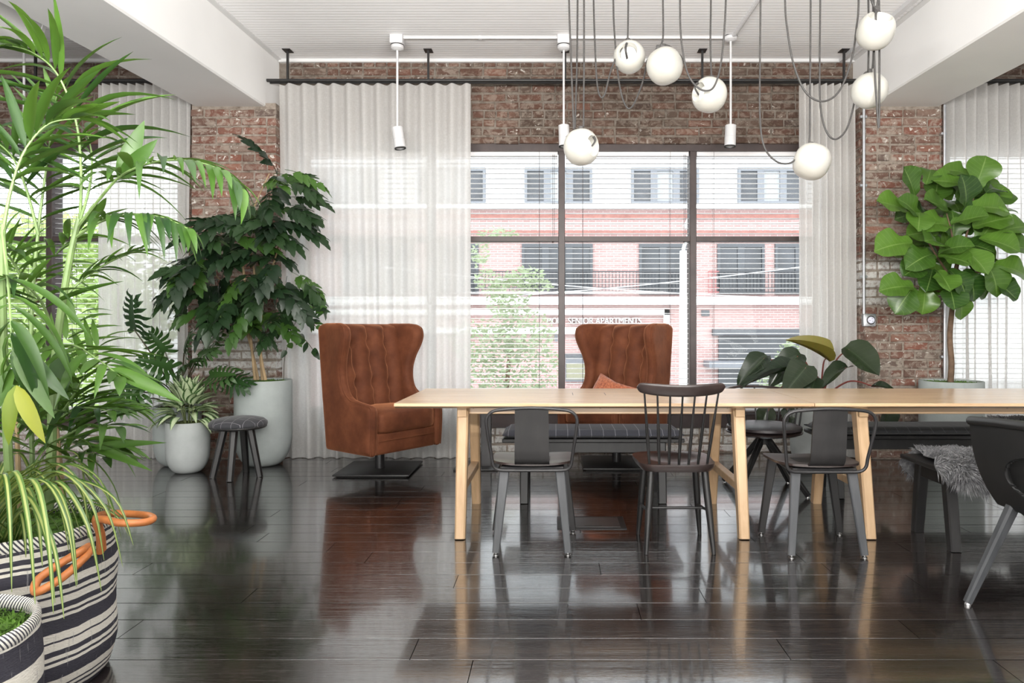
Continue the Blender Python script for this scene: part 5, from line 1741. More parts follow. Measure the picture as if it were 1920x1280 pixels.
SPX, SPY = FX(333, 5.74), 5.74
pot('planter', SPX, SPY, 0.182, 0.50, 'planter', 'grey planter half hidden behind the small pale planter', 'soil_moss')
FGX, FGY = FX(1783, 5.66), 5.66
pot('planter', FGX, FGY, 0.240, 0.715, 'planter', 'tall grey planter of the fiddle leaf fig behind the table', 'moss')
PHX, PHY = FX(1530, 5.52), 5.52
pot('planter', PHX, PHY, 0.20, 0.56, 'planter_pale', 'pale planter of the dark philodendron behind the bench', 'soil_moss')

# ================================================================== LEAF SHAPES (unit length along +y, unit width along x, face up +z)
def leaf_mesh(name, mat, width, nv=8, nu=4, droop=0.2, fold=0.12, wave=0.0, wf=5.0, seed=0, twist=0.0, asp=0.14):
    rs = random.Random(seed)
    ph = rs.uniform(0, 6)
    def fn(u, v):
        a = 2 * u - 1
        w = width(v) * 0.5
        y = v - droop * 0.25 * v * v
        z = -droop * v * v + asp * (fold * abs(a) * w + wave * sin(wf * pi * v + ph) * a * abs(a))
        return Vector((a * w * cos(twist * v), y, z + asp * a * w * sin(twist * v)))
    return MB().grid(fn, nu, nv).mesh(name, M[mat], True, 180)
def w_lance(t): return max(0.0, (sin(pi * t ** 0.75)) ** 0.8) if 0 < t < 1 else 0.02
def w_ovate(t): return max(0.0, sin(pi * min(1, t ** 0.62)) ** 0.75) if 0 < t < 1 else 0.02
def w_obov(t):
    """fiddle shape: narrow waist near the stalk, broad rounded upper half"""
    if t <= 0: return 0.10
    if t >= 1: return 0.04
    lo = 0.44 * min(1, (t / 0.10)) ** 0.5 if t < 0.3 else 0.44
    s_ = min(1, max(0, (t - 0.22) / 0.33)); s_ = s_ * s_ * (3 - 2 * s_)
    body = lo + (1.0 - lo) * s_
    return body * (1 - max(0, (t - 0.60) / 0.40) ** 2.4) ** 0.6 + 0.02
def w_heart(t):
    if t >= 1: return 0.01
    return max(0.02, (0.35 + 0.65 * min(1, t / 0.26) ** 0.6) * (1 - t ** 2.1) ** 0.72)

PALM = [leaf_mesh('leaflet', 'palm_leaf', w_lance, 8, 2, dr, 0.5, 0.0, seed=k, twist=tw) for k, (dr, tw) in enumerate(((0.10, 0.2), (0.30, -0.3), (0.55, 0.4), (0.85, -0.2)))]
PALMY = [leaf_mesh('leaflet', 'palm_yellow', w_lance, 8, 2, dr, 0.5, 0.0, seed=k) for k, dr in enumerate((0.15, 0.35))]

# ------------------------------------------------------------------ palm
PBX, PBY = -1.77, 2.22
palm = thing('kentia_palm', 'tall kentia palm with arching fronds in the striped basket', 'palm', (PBX, PBY, 0.44))
PO = Vector((PBX, PBY, 0.44))
for pts, r0 in (([(90, 955, 2.25), (96, 860, 2.27), (100, 720, 2.3), (112, 600, 2.3), (132, 480, 2.3), (148, 410, 2.3)], 0.014),
                ([(22, 960, 2.15), (16, 860, 2.12), (10, 740, 2.1), (6, 600, 2.08), (4, 480, 2.06), (6, 420, 2.05)], 0.012),
                ([(62, 950, 2.38), (60, 840, 2.42), (57, 700, 2.45), (62, 540, 2.45), (72, 430, 2.45)], 0.008),
                ([(118, 948, 2.3), (112, 880, 2.36), (104, 790, 2.4), (100, 740, 2.4)], 0.011),
                ([(35, 955, 2.3), (34, 870, 2.34), (30, 780, 2.36)], 0.009)):
    path = catmull([P(*q) - PO for q in pts], 6)
    so = MB().tube(path, lambda t, r0=r0: r0 * (1.15 - 0.55 * t), 8).obj('stem', M['palm_stem'] if pts[0][0] not in (118, 35) else M['cane'], palm)
def frond(pts, n, L, Wd, start=0.12, droop=1, spread=0.85, rel=None, mats=None, ends=(0.55, 0.45), seed=0, into=None):
    rs = random.Random(seed)
    path = catmull([P(*q) - PO for q in pts], 8)
    m = len(path)
    fr = MB().tube(path, lambda t: 0.0055 * (1 - 0.75 * t), 6).obj('frond', M['palm_stem'], palm) if into is None else None
    for k in range(n):
        t = start + (1 - start) * k / (n - 1)
        i = min(m - 1, int(t * (m - 1)))
        p = path[i]
        tg = (path[min(m - 1, i + 1)] - path[max(0, i - 1)]).normalized()
        up = Vector((0, 0, 1)) if abs(tg.z) < 0.9 else Vector((0, -1, 0.2))
        sd_ = tg.cross(up).normalized()
        nrm = sd_.cross(tg).normalized()
        s = t
        ln = L * (ends[0] + (1 - ends[0]) * sin(pi * min(1, s * 1.15 + 0.1))) if s < 0.6 else L * (1 - (1 - ends[1]) * (s - 0.6) / 0.4)
        for sg in (-1, 1):
            if k == n - 1 and sg < 0 and n > 4: continue
            dv = (tg * (0.45 + 0.55 * t) + sd_ * sg * spread * (1.15 - 0.55 * t) + nrm * rs.uniform(0.02, 0.3) + Vector((rs.uniform(-.12, .12), rs.uniform(-.12, .12), rs.uniform(-.15, .1)))).normalized()
            lst = mats or PALM
            me = lst[min(len(lst) - 1, max(0, droop + rs.choice((-1, 0, 0, 1))))]
            Fm = frame(p, dv, Vector((0, 0, 1)) + nrm * 0.3 + rvec(0.12), ln * rs.uniform(0.9, 1.2), Wd * rs.uniform(0.62, 0.95))
            if into is None: inst('leaflet', me, fr, Fm)
            else: into.add([Fm @ v.co for v in me.vertices], [tuple(f.vertices) for f in me.polygons])
    return fr
frond([(146, 425, 2.30), (185, 375, 2.28), (232, 326, 2.24), (300, 302, 2.19), (370, 304, 2.14), (425, 325, 2.10), (452, 352, 2.08)], 16, 0.20, 0.034, 0.28, 2, 0.7, seed=1)
frond([(142, 445, 2.30), (190, 415, 2.26), (250, 402, 2.20), (305, 408, 2.15), (352, 428, 2.12)], 14, 0.17, 0.030, 0.25, 3, 0.65, seed=2)
frond([(150, 415, 2.32), (152, 320, 2.36), (142, 225, 2.36), (108, 140, 2.32), (60, 98, 2.25), (8, 84, 2.18)], 17, 0.34, 0.036, 0.18, 1, 0.9, seed=3)
frond([(70, 440, 2.45), (82, 350, 2.46), (95, 255, 2.46), (106, 180, 2.44)], 12, 0.25, 0.030, 0.15, 0, 1.0, seed=4)
frond([(116, 560, 2.36), (160, 520, 2.40), (208, 490, 2.42), (262, 468, 2.42)], 12, 0.17, 0.014, 0.25, 1, 0.7, seed=5)
frond([(5, 440, 2.05), (14, 520, 1.98), (20, 600, 1.92), (24, 680, 1.90)], 7, 0.30, 0.042, 0.35, 2, 0.9, seed=6)
frond([(100, 650, 2.30), (140, 648, 2.22), (185, 675, 2.12), (225, 705, 2.05)], 7, 0.24, 0.036, 0.35, 1, 0.7, seed=7)
frond([(6, 430, 2.05), (22, 350, 2.05), (48, 280, 2.06), (92, 232, 2.08), (150, 222, 2.10)], 11, 0.30, 0.038, 0.3, 1, 0.75, seed=8)
frond([(72, 440, 2.45), (48, 350, 2.40), (20, 290, 2.34), (-30, 250, 2.28)], 9, 0.27, 0.032, 0.25, 1, 0.9, seed=9)
frond([(148, 420, 2.30), (168, 350, 2.36), (172, 290, 2.42), (160, 240, 2.46)], 8, 0.22, 0.034, 0.3, 1, 0.9, seed=10)
frond([(58, 560, 2.44), (30, 500, 2.36), (5, 470, 2.28), (-30, 470, 2.2)], 8, 0.24, 0.030, 0.3, 1, 0.9, seed=11)
frond([(104, 640, 2.3), (80, 570, 2.2), (40, 530, 2.1), (0, 520, 2.0)], 8, 0.24, 0.03, 0.3, 1, 0.9, seed=12)
for k, (a, bq, c) in enumerate((((104, 790, 2.38), (150, 765, 2.34), (205, 770, 2.28)), ((104, 790, 2.38), (135, 745, 2.36), (160, 700, 2.3)), ((100, 830, 2.36), (160, 800, 2.3), (222, 800, 2.24)),
                             ((34, 800, 2.3), (60, 760, 2.25), (88, 735, 2.2)), ((96, 850, 2.28), (70, 800, 2.2), (40, 780, 2.1)), ((110, 880, 2.33), (150, 850, 2.3), (196, 856, 2.25)))):
    frond([a, bq, c], 4, 0.21, 0.030, 0.35, 1, 0.8, seed=20 + k)
under = MB()
for k, (a, bq, c) in enumerate((((100, 860, 2.34), (85, 740, 2.38), (60, 650, 2.42)), ((100, 860, 2.34), (150, 720, 2.40), (190, 640, 2.45)), ((110, 850, 2.34), (170, 780, 2.40), (235, 765, 2.45)), ((60, 850, 2.36), (30, 760, 2.40), (0, 690, 2.42)),
                                ((60, 830, 2.4), (95, 700, 2.46), (150, 590, 2.5)), ((100, 870, 2.3), (150, 830, 2.35), (215, 835, 2.4)), ((90, 880, 2.3), (40, 820, 2.34), (-10, 790, 2.36)), ((100, 880, 2.34), (120, 800, 2.4), (150, 740, 2.44)), ((60, 600, 2.5), (30, 520, 2.5), (10, 440, 2.5)), ((60, 560, 2.5), (110, 470, 2.52), (180, 410, 2.5)))):
    frond([a, bq, c], 8, 0.23, 0.032, 0.25, 1, 0.85, seed=60 + k, into=under)
uo = under.obj('lower_foliage', M['palm_leaf'], palm, angle=180)
uo['kind'] = 'stuff'
# broad undivided pair where the long frond bends, and the yellowing pair low at the front
for tip, base, w, lst in (((272, 222, 2.26), (222, 338, 2.25), 0.055, PALM), ((292, 262, 2.2), (226, 334, 2.25), 0.05, PALM)):
    p0, p1 = P(*base) - PO, P(*tip) - PO
    inst('leaflet', lst[0], palm, frame(p0, p1 - p0, Vector((0.6, -0.8, 0.1)), (p1 - p0).length, w))
for tip, base, w, lst in (((6, 836, 1.86), (29, 722, 1.89), 0.040, PALMY), ((78, 828, 1.86), (31, 722, 1.89), 0.040, PALMY), ((-30, 790, 1.86), (26, 690, 1.90), 0.045, PALM), ((96, 780, 1.88), (26, 645, 1.91), 0.046, PALM), ((125, 745, 1.9), (24, 640, 1.91), 0.042, PALM), ((60, 690, 1.95), (120, 740, 2.2), 0.05, PALM), ((118, 735, 2.1), (112, 655, 2.2), 0.06, PALM), ((332, 745, 2.0), (205, 690, 2.08), 0.042, PALM), ((290, 822, 2.1), (160, 845, 2.28), 0.032, PALM), ((265, 870, 2.05), (165, 835, 2.28), 0.030, PALM)):
    p0, p1 = P(*base) - PO, P(*tip) - PO
    inst('leaflet', lst[0 if lst is PALMY else 0], palm, frame(p0, p1 - p0, Vector((0.2, -0.85, 0.45)), (p1 - p0).length * 1.03, w))

# ------------------------------------------------------------------ striped baskets
def stripe_stops(seq):
    tot = sum(w for w, _ in seq); p = 0; out = []
    for w, k in seq:
        out.append((p / tot, k)); p += w
    return out
big = [(3, 1), (1.4, 0), (1, 1), (1.4, 0), (1, 1), (3, 0), (6, 1), (1.5, 0), (1, 1), (1.5, 0), (2.2, 1), (3.2, 0), (1, 1), (3, 0), (6, 1), (1.4, 0), (1, 1), (1.4, 0), (2.5, 1), (3, 0), (1, 1), (1.6, 0), (2, 1), (3, 0), (5, 1), (1.4, 0), (1, 1), (1.4, 0), (2, 1), (2.2, 0), (1.4, 1), (1.5, 0)]
M['basket_big'] = mat_stripes('striped_weave', stripe_stops(big), 0.0, 0.50)
M['basket_small'] = mat_stripes('wide_striped_weave', stripe_stops([(5, 0), (6, 1), (5, 0), (6, 1), (5, 0), (6, 1), (5, 0)]), 0.0, 0.43)
def mat_rim():
    g = N('whipped_rim')
    s = g.sep(g.coord('Object'))
    an = g.math('ARCTAN2', s[1], s[0])
    f = g.math('FRACT', g.math('ADD', g.math('MULTIPLY', an, 22.0), g.math('MULTIPLY', s[2], 60.0)))
    g.set(color=g.ramp(f, [(0.0, (0.72, 0.70, 0.64)), (0.55, (0.05, 0.05, 0.065))], 'CONSTANT'), rough=0.9)
    return g.m
M['basket_rim'] = mat_rim()
def basket(x, y, r, h, mat, label, handles, seed):
    root = thing('basket', label, 'basket', (x, y, 0), group='striped woven baskets with tan handles')
    rs = random.Random(seed)
    def wall(u, v, ins=0):
        a = 2 * pi * u
        rr = r * (0.86 + 0.14 * min(1, v / 0.22) ** 0.5 - 0.03 * max(0, v - 0.7) / 0.3) - ins
        rr += 0.008 * mnoise.noise(Vector((cos(a) * 2, sin(a) * 2, v * 3 + seed)))
        return Vector((cos(a) * rr, sin(a) * rr, h * v))
    m = MB().grid(lambda u, v: wall(u, v), 64, 24, closeu=True).grid(lambda u, v: wall(u, 1 - v * 0.4, 0.014), 64, 8, closeu=True)
    m.grid(lambda u, v: wall(u, 0) * v + Vector((0, 0, 0.001)), 64, 2, closeu=True)
    m.obj('body', M[mat], root, angle=60)
    MB().tube([wall(i / 64, 1, 0.007) + Vector((0, 0, -0.012)) for i in range(65)], 0.013, 10, flat=(1.6, 0.8), caps=False, up=(0, 0, 1)).obj('rim', M['basket_rim'], root)
    zs = h - 0.05
    def soil(u, v):
        a = 2 * pi * u
        rr = (r * 0.915) * v
        return Vector((cos(a) * rr, sin(a) * rr, zs + 0.035 * (1 - v * v) + 0.012 * mnoise.noise(Vector((cos(a) * rr * 22, sin(a) * rr * 22, seed)))))
    MB().grid(soil, 48, 10, closeu=True).obj('moss_bed', M['moss'], root, angle=180)
    tufts(root, r * 0.89, zs + 0.012, 2600, 0.03, 'moss', rs)
    for pts in handles:
        q = catmull([Vector(p) for p in pts], 8)
        MB().tube(q, 0.0115, 10).obj('handle', M['leather_tan'], root)
    return root
BH = 0.515
h_big = [
    # loop lying out to the side
    [P(188, 1035, 2.20) - Vector((PBX, PBY, 0)), P(187, 1000, 2.17) - Vector((PBX, PBY, 0)), P(180, 972, 2.15) - Vector((PBX, PBY, 0)), P(200, 963, 2.2) - Vector((PBX, PBY, 0)), P(240, 963, 2.22) - Vector((PBX, PBY, 0)), P(275, 966, 2.2) - Vector((PBX, PBY, 0)), P(287, 972, 2.15) - Vector((PBX, PBY, 0)), P(270, 979, 2.1) - Vector((PBX, PBY, 0)), P(225, 980, 2.07) - Vector((PBX, PBY, 0)), P(186, 974, 2.1) - Vector((PBX, PBY, 0)), P(190, 1005, 2.13) - Vector((PBX, PBY, 0)), P(192, 1030, 2.15) - Vector((PBX, PBY, 0))],
    [P(166, 1024, 2.04) - Vector((PBX, PBY, 0)), P(150, 1034, 1.98) - Vector((PBX, PBY, 0)), P(110, 1058, 1.95) - Vector((PBX, PBY, 0)), P(72, 1086, 1.91) - Vector((PBX, PBY, 0)), P(66, 1108, 1.885) - Vector((PBX, PBY, 0)), P(82, 1104, 1.875) - Vector((PBX, PBY, 0)), P(120, 1080, 1.92) - Vector((PBX, PBY, 0)), P(160, 1044, 1.985) - Vector((PBX, PBY, 0)), P(170, 1028, 2.03) - Vector((PBX, PBY, 0))]]
basket(PBX, PBY, 0.292, BH, 'basket_big', 'large basket with narrow black and cream stripes holding the palm', h_big, 3)
basket(-1.555, 1.665, 0.245, 0.405, 'basket_small', 'basket with broad black and cream stripes at the bottom corner', [], 5)

# ------------------------------------------------------------------ ribbon-leaved plant in the large basket
sp = thing('ribbon_plant', 'arching yellow-striped ribbon plant spilling over the large basket', 'plant', (-1.74, 2.10, 0.485))
SO = Vector((-1.74, 2.10, 0.485))
def ribbon(pts, w):
    q = catmull([Vector(p) for p in pts], 5)
    n = len(q)
    vs, fs, uv = [], [], []
    m = MB()
    for i, p in enumerate(q):
        t = (q[min(n - 1, i + 1)] - q[max(0, i - 1)]).normalized()
        s = t.cross(Vector((0, 0, 1)))
        s = s.normalized() if s.length > 1e-3 else Vector((1, 0, 0))
        up = s.cross(t)
        f = i / (n - 1)
        ww = w * (0.75 + 0.5 * f if f < 0.4 else 0.95 * (1 - ((f - 0.4) / 0.6) ** 2.2)) + 0.0006
        for k in range(5):
            a = (k - 2) / 2
            vs.append(p + s * a * ww + up * (abs(a) * ww * 0.55)); uv.append((k / 4, f))
    for i in range(n - 1):
        for k in range(4): fs.append((5 * i + k, 5 * i + k + 1, 5 * i + 6 + k, 5 * i + 5 + k))
    return m.add(vs, fs, uv).obj('leaf', M['spider'], sp, angle=180)
rs = random.Random(21)
tips = [((66, 1132, 1.62), (28, 885, 1.80)), ((100, 1150, 1.62), (60, 900, 1.80)), ((120, 1160, 1.64), (70, 960, 1.78)), ((143, 1100, 1.72), (75, 900, 1.86)), ((103, 1130, 1.66), (48, 930, 1.8)), ((145, 1096, 1.74), (90, 905, 1.9)), ((190, 1108, 1.82), (110, 905, 1.92)), ((230, 1062, 1.92), (120, 890, 1.98)), ((250, 1022, 2.0), (130, 900, 2.05)), ((195, 1050, 1.90), (105, 885, 1.95)), ((22, 1110, 1.6), (8, 890, 1.75)), ((-30, 1100, 1.6), (-10, 900, 1.75)), ((165, 1010, 2.0), (95, 870, 2.02)), ((210, 985, 2.1), (120, 870, 2.1)), ((160, 930, 2.2), (90, 850, 2.2)), ((185, 900, 2.25), (100, 830, 2.2))]
for tp, md in tips:
    b0 = Vector((rs.uniform(-0.07, 0.07), rs.uniform(-0.07, 0.05), 0.0))
    p1, p2 = P(*md) - SO, P(*tp) - SO
    md2 = p1.lerp(p2, 0.55) + Vector((0, 0, 0.05)) + (p2 - b0).normalized() * 0.03
    ribbon([b0, b0.lerp(p1, 0.5) + Vector((0, 0, 0.045)), p1, md2, p2], rs.uniform(0.0055, 0.008))
for k in range(46):
    a = rs.uniform(0, 2 * pi)
    L = rs.uniform(0.20, 0.42)
    hgt = rs.uniform(0.10, 0.26)
    d = Vector((cos(a), sin(a), 0))
    b0 = Vector((rs.uniform(-0.08, 0.08), rs.uniform(-0.08, 0.06), 0.0))
    ribbon([b0, b0 + d * L * 0.3 + Vector((0, 0, hgt * 0.8)), b0 + d * L * 0.62 + Vector((0, 0, hgt)), b0 + d * L * 0.88 + Vector((0, 0, hgt * 0.62)), b0 + d * L + Vector((0, 0, hgt * 0.05))], rs.uniform(0.005, 0.0085))

# ------------------------------------------------------------------ dark leafy tree in the tall planter
tr = thing('leafy_tree', 'dark green tree with drooping compound leaves in the tall planter', 'tree', (TPX, TPY, 0.70))
TO = Vector((TPX, TPY, 0.70))
canes = []
for pts in (((478, 712, 5.70), (473, 660, 5.68), (462, 560, 5.62), (455, 450, 5.58), (480, 380, 5.56), (505, 325, 5.55)),
            ((492, 712, 5.72), (486, 640, 5.70), (478, 560, 5.66), (470, 470, 5.62), (420, 420, 5.58)),
            ((498, 712, 5.66), (488, 650, 5.62), (494, 560, 5.56), (520, 470, 5.52), (528, 420, 5.5)),
            ((484, 712, 5.74), (468, 640, 5.74), (440, 560, 5.68), (390, 500, 5.62))):
    path = catmull([P(*q) - TO for q in pts], 6)
    canes.append(path)
    MB().tube(path, lambda t: 0.012 * (1.1 - 0.75 * t), 8).obj('cane', M['cane'], tr)
def comp_leaf(seed, mat, n=4, ll=0.42, lw=0.17, toothed=True):
    """compound leaf, unit length: curved rachis with n pairs of toothed leaflets and one at the tip"""
    rs = random.Random(seed)
    m = MB()
    path = [Vector((0, t - 0.1 * t * t, -0.35 * t * t)) for t in [i / 10 for i in range(11)]]
    m.tube(path, 0.008, 4)
    def lf(o, d, up, L, W):
        Mx = frame(o, d, up, 1, 1, 1)
        nv = 8
        vs, uv = [], []
        for j in range(nv + 1):
            v = j / nv
            w = W * 0.5 * w_ovate(v) * (1 if not toothed or j % 2 == 0 else 1.22)
            for a in (-1, 0, 1):
                vs.append(Mx @ Vector((a * w, L * (v - (0.03 if toothed and j % 2 == 0 and 0 < j < nv else 0) * abs(a)), -0.22 * L * v * v + abs(a) * w * 0.25))); uv.append((a * 0.5 + 0.5, v))
        fs = []
        for j in range(nv):
            for k in range(2): fs.append((3 * j + k, 3 * j + k + 1, 3 * j + 4 + k, 3 * j + 3 + k))
        m.add(vs, fs, uv)
    for k in range(n):
        t = 0.30 + 0.62 * k / max(1, n - 1)
        p = path[int(t * 10)]
        for sg in (-1, 1):
            d = Vector((sg * (0.95 - 0.25 * t), 0.55 + 0.3 * t, -0.35 + rs.uniform(-0.35, 0.15)))
            lf(p, d, Vector((rs.uniform(-.25, .25), rs.uniform(-.25, .25), 1)), ll * rs.uniform(0.85, 1.15), lw * rs.uniform(0.9, 1.15))
    lf(path[-1], Vector((rs.uniform(-.2, .2), 1, -0.7)), Vector((0, 0, 1)), ll * 1.1, lw * 1.1)
    return m.mesh('leaf', M[mat], True, 180)
CL = [comp_leaf(k, 'tree_leaf', 4, 0.46, 0.21) for k in range(5)]
CLL = [comp_leaf(9, 'tree_leaf_light', 4, 0.40, 0.20)]
rs = random.Random(33)
crown = [(515, 330, 3, .30), (545, 345, 3, .30), (500, 360, 4, .32), (470, 385, 4, .32), (545, 395, 4, .34), (440, 420, 4, .34), (490, 430, 5, .36), (535, 440, 4, .36), (395, 450, 4, .34), (430, 470, 4, .34), (480, 485, 5, .36), (530, 490, 4, .36), (370, 500, 4, .36), (410, 530, 5, .36), (460, 540, 5, .36), (510, 540, 5, .36), (545, 530, 3, .32), (385, 560, 4, .36), (430, 585, 5, .34), (480, 590, 4, .34), (520, 590, 4, .32), (350, 530, 3, .30), (455, 615, 3, .26), (510, 625, 2, .24)]
for (px, py, n, L) in crown:
    for k in range(n):
        d = 5.56 + rs.uniform(-0.28, 0.16)
        base = P(px + rs.uniform(-14, 14), py - 14 + rs.uniform(-14, 14), d)
        out = Vector((px - 462, 0, 0)) * 0.006
        dv = Vector((out.x + rs.uniform(-0.75, 0.75), rs.uniform(-1.0, 0.35), rs.uniform(-0.55, 0.25)))
        lst = CL if rs.random() > 0.16 else CLL
        tip = base + dv.normalized() * L
        if tip.y > 5.9: dv.y = -abs(dv.y)
        inst('leaf', rs.choice(lst), tr, frame(base - TO, dv, Vector((rs.uniform(-.3, .3), -0.5, 1)), L * rs.uniform(0.75, 1.05), L * rs.uniform(0.8, 1.0)))
# thin side shoot with small round leaflets
sh = MB()
paths = [catmull([P(*q) - TO for q in pp], 6) for pp in (((532, 712, 5.66), (534, 670, 5.64), (545, 630, 5.6), (556, 600, 5.56), (572, 580, 5.55)), ((545, 632, 5.6), (558, 625, 5.56), (575, 640, 5.5), (590, 660, 5.48)), ((556, 600, 5.56), (575, 592, 5.52), (592, 612, 5.5)), ((572, 580, 5.55), (590, 576, 5.52), (608, 584, 5.5)))]
for p in paths: sh.tube(p, 0.0028, 6)
sho = sh.obj('shoot', M['petiole_dark'], tr)
RND = leaf_mesh('leaflet', 'tree_leaf', w_ovate, 6, 2, 0.15, 0.3, asp=0.5)
RNDL = leaf_mesh('leaflet', 'tree_leaf_light', w_ovate, 6, 2, 0.15, 0.3, asp=0.5)
for pi_, p in enumerate(paths):
    for k in range(12 if pi_ else 5):
        q = p[rs.randrange(len(p) // 3, len(p))]
        dv = Vector((rs.uniform(-0.8, 1), rs.uniform(-0.6, 0.4), rs.uniform(-1.2, 0.3)))
        inst('leaflet', RNDL if rs.random() < 0.45 else RND, sho, frame(q, dv, Vector((rs.uniform(-.4, .4), -0.8, 0.6)), rs.uniform(0.06, 0.095), rs.uniform(0.035, 0.055)))

# ------------------------------------------------------------------ lobed philodendron
def lobed_leaf(seed, mat):
    rs = random.Random(seed)
    m = MB()
    body = []
    nv = 8
    vs, uv, fs = [], [], []
    for j in range(nv + 1):
        v = j / nv
        w = 0.13 * (1 - v) ** 0.6 + 0.02
        for a in (-1, 0, 1): vs.append(Vector((a * w, v, -0.18 * v * v + abs(a) * 0.02))); uv.append((a * .5 + .5, v))
    for j in range(nv):
        for k in range(2): fs.append((3 * j + k, 3 * j + k + 1, 3 * j + 4 + k, 3 * j + 3 + k))
    m.add(vs, fs, uv)
    for sg in (-1, 1):
        for k in range(7):
            t = 0.02 + 0.80 * k / 6
            an = radians(128 - 92 * (k / 6)) 
            L = (0.52 if k < 4 else 0.42 - 0.05 * (k - 4)) * rs.uniform(0.85, 1.1)
            o = Vector((sg * 0.06, t, -0.18 * t * t))
            d = Vector((sg * sin(an), cos(an), 0))
            s = Vector((d.y, -d.x, 0))
            W = 0.085
            vv, ff, uu = [], [], []
            for j in range(6):
                v = j / 5
                w = W * (1.0 - 0.45 * v + 0.55 * sin(pi * v)) * (1 if j < 5 else 0.15)
                for a in (-1, 1):
                    q = o + d * L * v + s * a * w * 0.62
                    q.z += -0.16 * v * v - 0.05 * sin(6 * v + seed)
                    vv.append(q); uu.append((a * .3 + .5, v))
            for j in range(5): ff.append((2 * j, 2 * j + 1, 2 * j + 3, 2 * j + 2))
            m.add(vv, ff, uu)
    return m.mesh('leaf', M[mat], True, 180)
LB = [lobed_leaf(k, 'selloum') for k in range(4)]
ph = thing('lobed_philodendron', 'tree philodendron with deeply lobed dark leaves beside the brick pier', 'plant', (SPX, SPY, 0.48))
HO = Vector((SPX, SPY, 0.48))
rs = random.Random(5)
for (px, py, d, dirx, dirz, L) in ((252, 618, 5.50, 0.1, 0.9, 0.30), (322, 690, 5.55, -0.6, 0.4, 0.26), (345, 662, 5.6, 0.3, 0.7, 0.26), (372, 668, 5.55, 0.8, 0.5, 0.24), (300, 715, 5.5, -0.9, 0.1, 0.25), (268, 735, 5.45, -1.0, -0.1, 0.24), (392, 705, 5.5, 0.9, 0.2, 0.27), (425, 710, 5.5, 1.0, -0.2, 0.24), (258, 750, 5.5, -0.8, -0.5, 0.22), (350, 690, 5.45, 0.2, 0.2, 0.26), (310, 660, 5.7, -0.2, 0.8, 0.22), (385, 655, 5.72, 0.7, 0.9, 0.26)):
    p = P(px, py, d) - HO
    b0 = Vector((rs.uniform(-.04, .04), rs.uniform(-.04, .04), 0))
    path = catmull([b0, b0.lerp(p, 0.45) + Vector((0, 0, 0.05)), p], 8)
    pe = MB().tube(path, 0.0055, 6).obj('petiole', M['petiole_dark'], ph)
    dv = Vector((dirx, -0.45, dirz * 0.8))
    inst('leaf', rs.choice(LB), pe, frame(p, dv, Vector((-dirx * 0.3, -0.85, 0.75)), L, L * 0.95))

# ------------------------------------------------------------------ silver variegated plant
AGX, AGY = FX(352.5, 5.46), 5.46
ag = thing('variegated_plant', 'silver and green variegated rosette plant in the small pale planter', 'plant', (AGX, AGY, 0.385))
AL = [leaf_mesh('leaf', 'agla', w_ovate, 8, 4, dr, 0.45, 0.0, seed=k, asp=0.4) for k, dr in enumerate((0.12, 0.3, 0.55))]
rs = random.Random(8)
for k in range(100):
    lv = rs.random()
    a = rs.uniform(0, 2 * pi)
    el = radians(-8 + 85 * lv + rs.uniform(-8, 8))
    r0 = 0.035 + 0.10 * (1 - lv)
    z0 = 0.03 + 0.20 * lv
    o = Vector((cos(a) * r0, sin(a) * r0, z0))
    dv = Vector((cos(a) * cos(el), sin(a) * cos(el), sin(el)))
    inst('leaf', AL[2 if lv < 0.3 else (1 if lv < 0.7 else 0)], ag, frame(o, dv, Vector((0, 0, 1)) - dv * 0.2 + rvec(0.1), rs.uniform(0.15, 0.20), rs.uniform(0.060, 0.078)))
for k in range(7):
    a = k * 0.9
    MB().tube([Vector((0.02 * cos(a), 0.02 * sin(a), -0.01)), Vector((0.05 * cos(a), 0.05 * sin(a), 0.14))], 0.006, 6).obj('stalk', M['petiole_green'], ag)

# ------------------------------------------------------------------ fiddle leaf fig
fg = thing('fiddle_leaf_fig', 'fiddle leaf fig tree with a bare trunk and large bright leaves', 'tree', (FGX, FGY, 0.70))
FO = Vector((FGX, FGY, 0.70))
trunk = catmull([P(*q) - FO for q in ((1782, 716, 5.64), (1784, 680, 5.64), (1781, 630, 5.64), (1786, 570, 5.62), (1790, 520, 5.6), (1800, 470, 5.58))], 6)
MB().tube(trunk, lambda t: 0.025 - 0.009 * t, 10).obj('trunk', M['bark'], fg)
FL = [leaf_mesh('leaf', 'fig_leaf', w_obov, 14, 6, dr, 0.35, wv, 4 + 0.5 * k, seed=k, asp=0.8) for k, (dr, wv) in enumerate(((0.15, 0.045), (0.32, 0.035), (0.5, 0.04), (-0.05, 0.05)))]
rs = random.Random(14)
brs = [((1790, 530, 5.6), (1750, 470, 5.55), (1715, 400, 5.52), (1712, 345, 5.5)), ((1796, 490, 5.58), (1815, 430, 5.56), (1825, 370, 5.55), (1832, 320, 5.55)), ((1798, 480, 5.58), (1850, 450, 5.55), (1885, 430, 5.52)), ((1792, 510, 5.6), (1840, 510, 5.5), (1875, 500, 5.45)), ((1788, 545, 5.6), (1740, 520, 5.5), (1690, 480, 5.45)), ((1786, 555, 5.6), (1740, 540, 5.5), (1705, 535, 5.45)), ((1795, 500, 5.58), (1785, 440, 5.45), (1775, 400, 5.4))]
nodes = []
for bq in brs:
    pth = catmull([P(*q) - FO for q in bq], 6)
    MB().tube(pth, lambda t: 0.010 - 0.006 * t, 6).obj('branch', M['bark'], fg)
    nodes.append(pth)
def fig_leaf(px, py, d, dx, dy, dz, L, k=None, upx=0.0):
    p = P(px, py, d) - FO
    dv = Vector((dx, dy, dz)).normalized()
    o = p - dv * L * 0.45
    inst('leaf', FL[k if k is not None else rs.randrange(3)], fg, frame(o, dv, Vector((upx, -0.8, 0.65)), L * 1.12, L * rs.uniform(0.92, 1.08)))
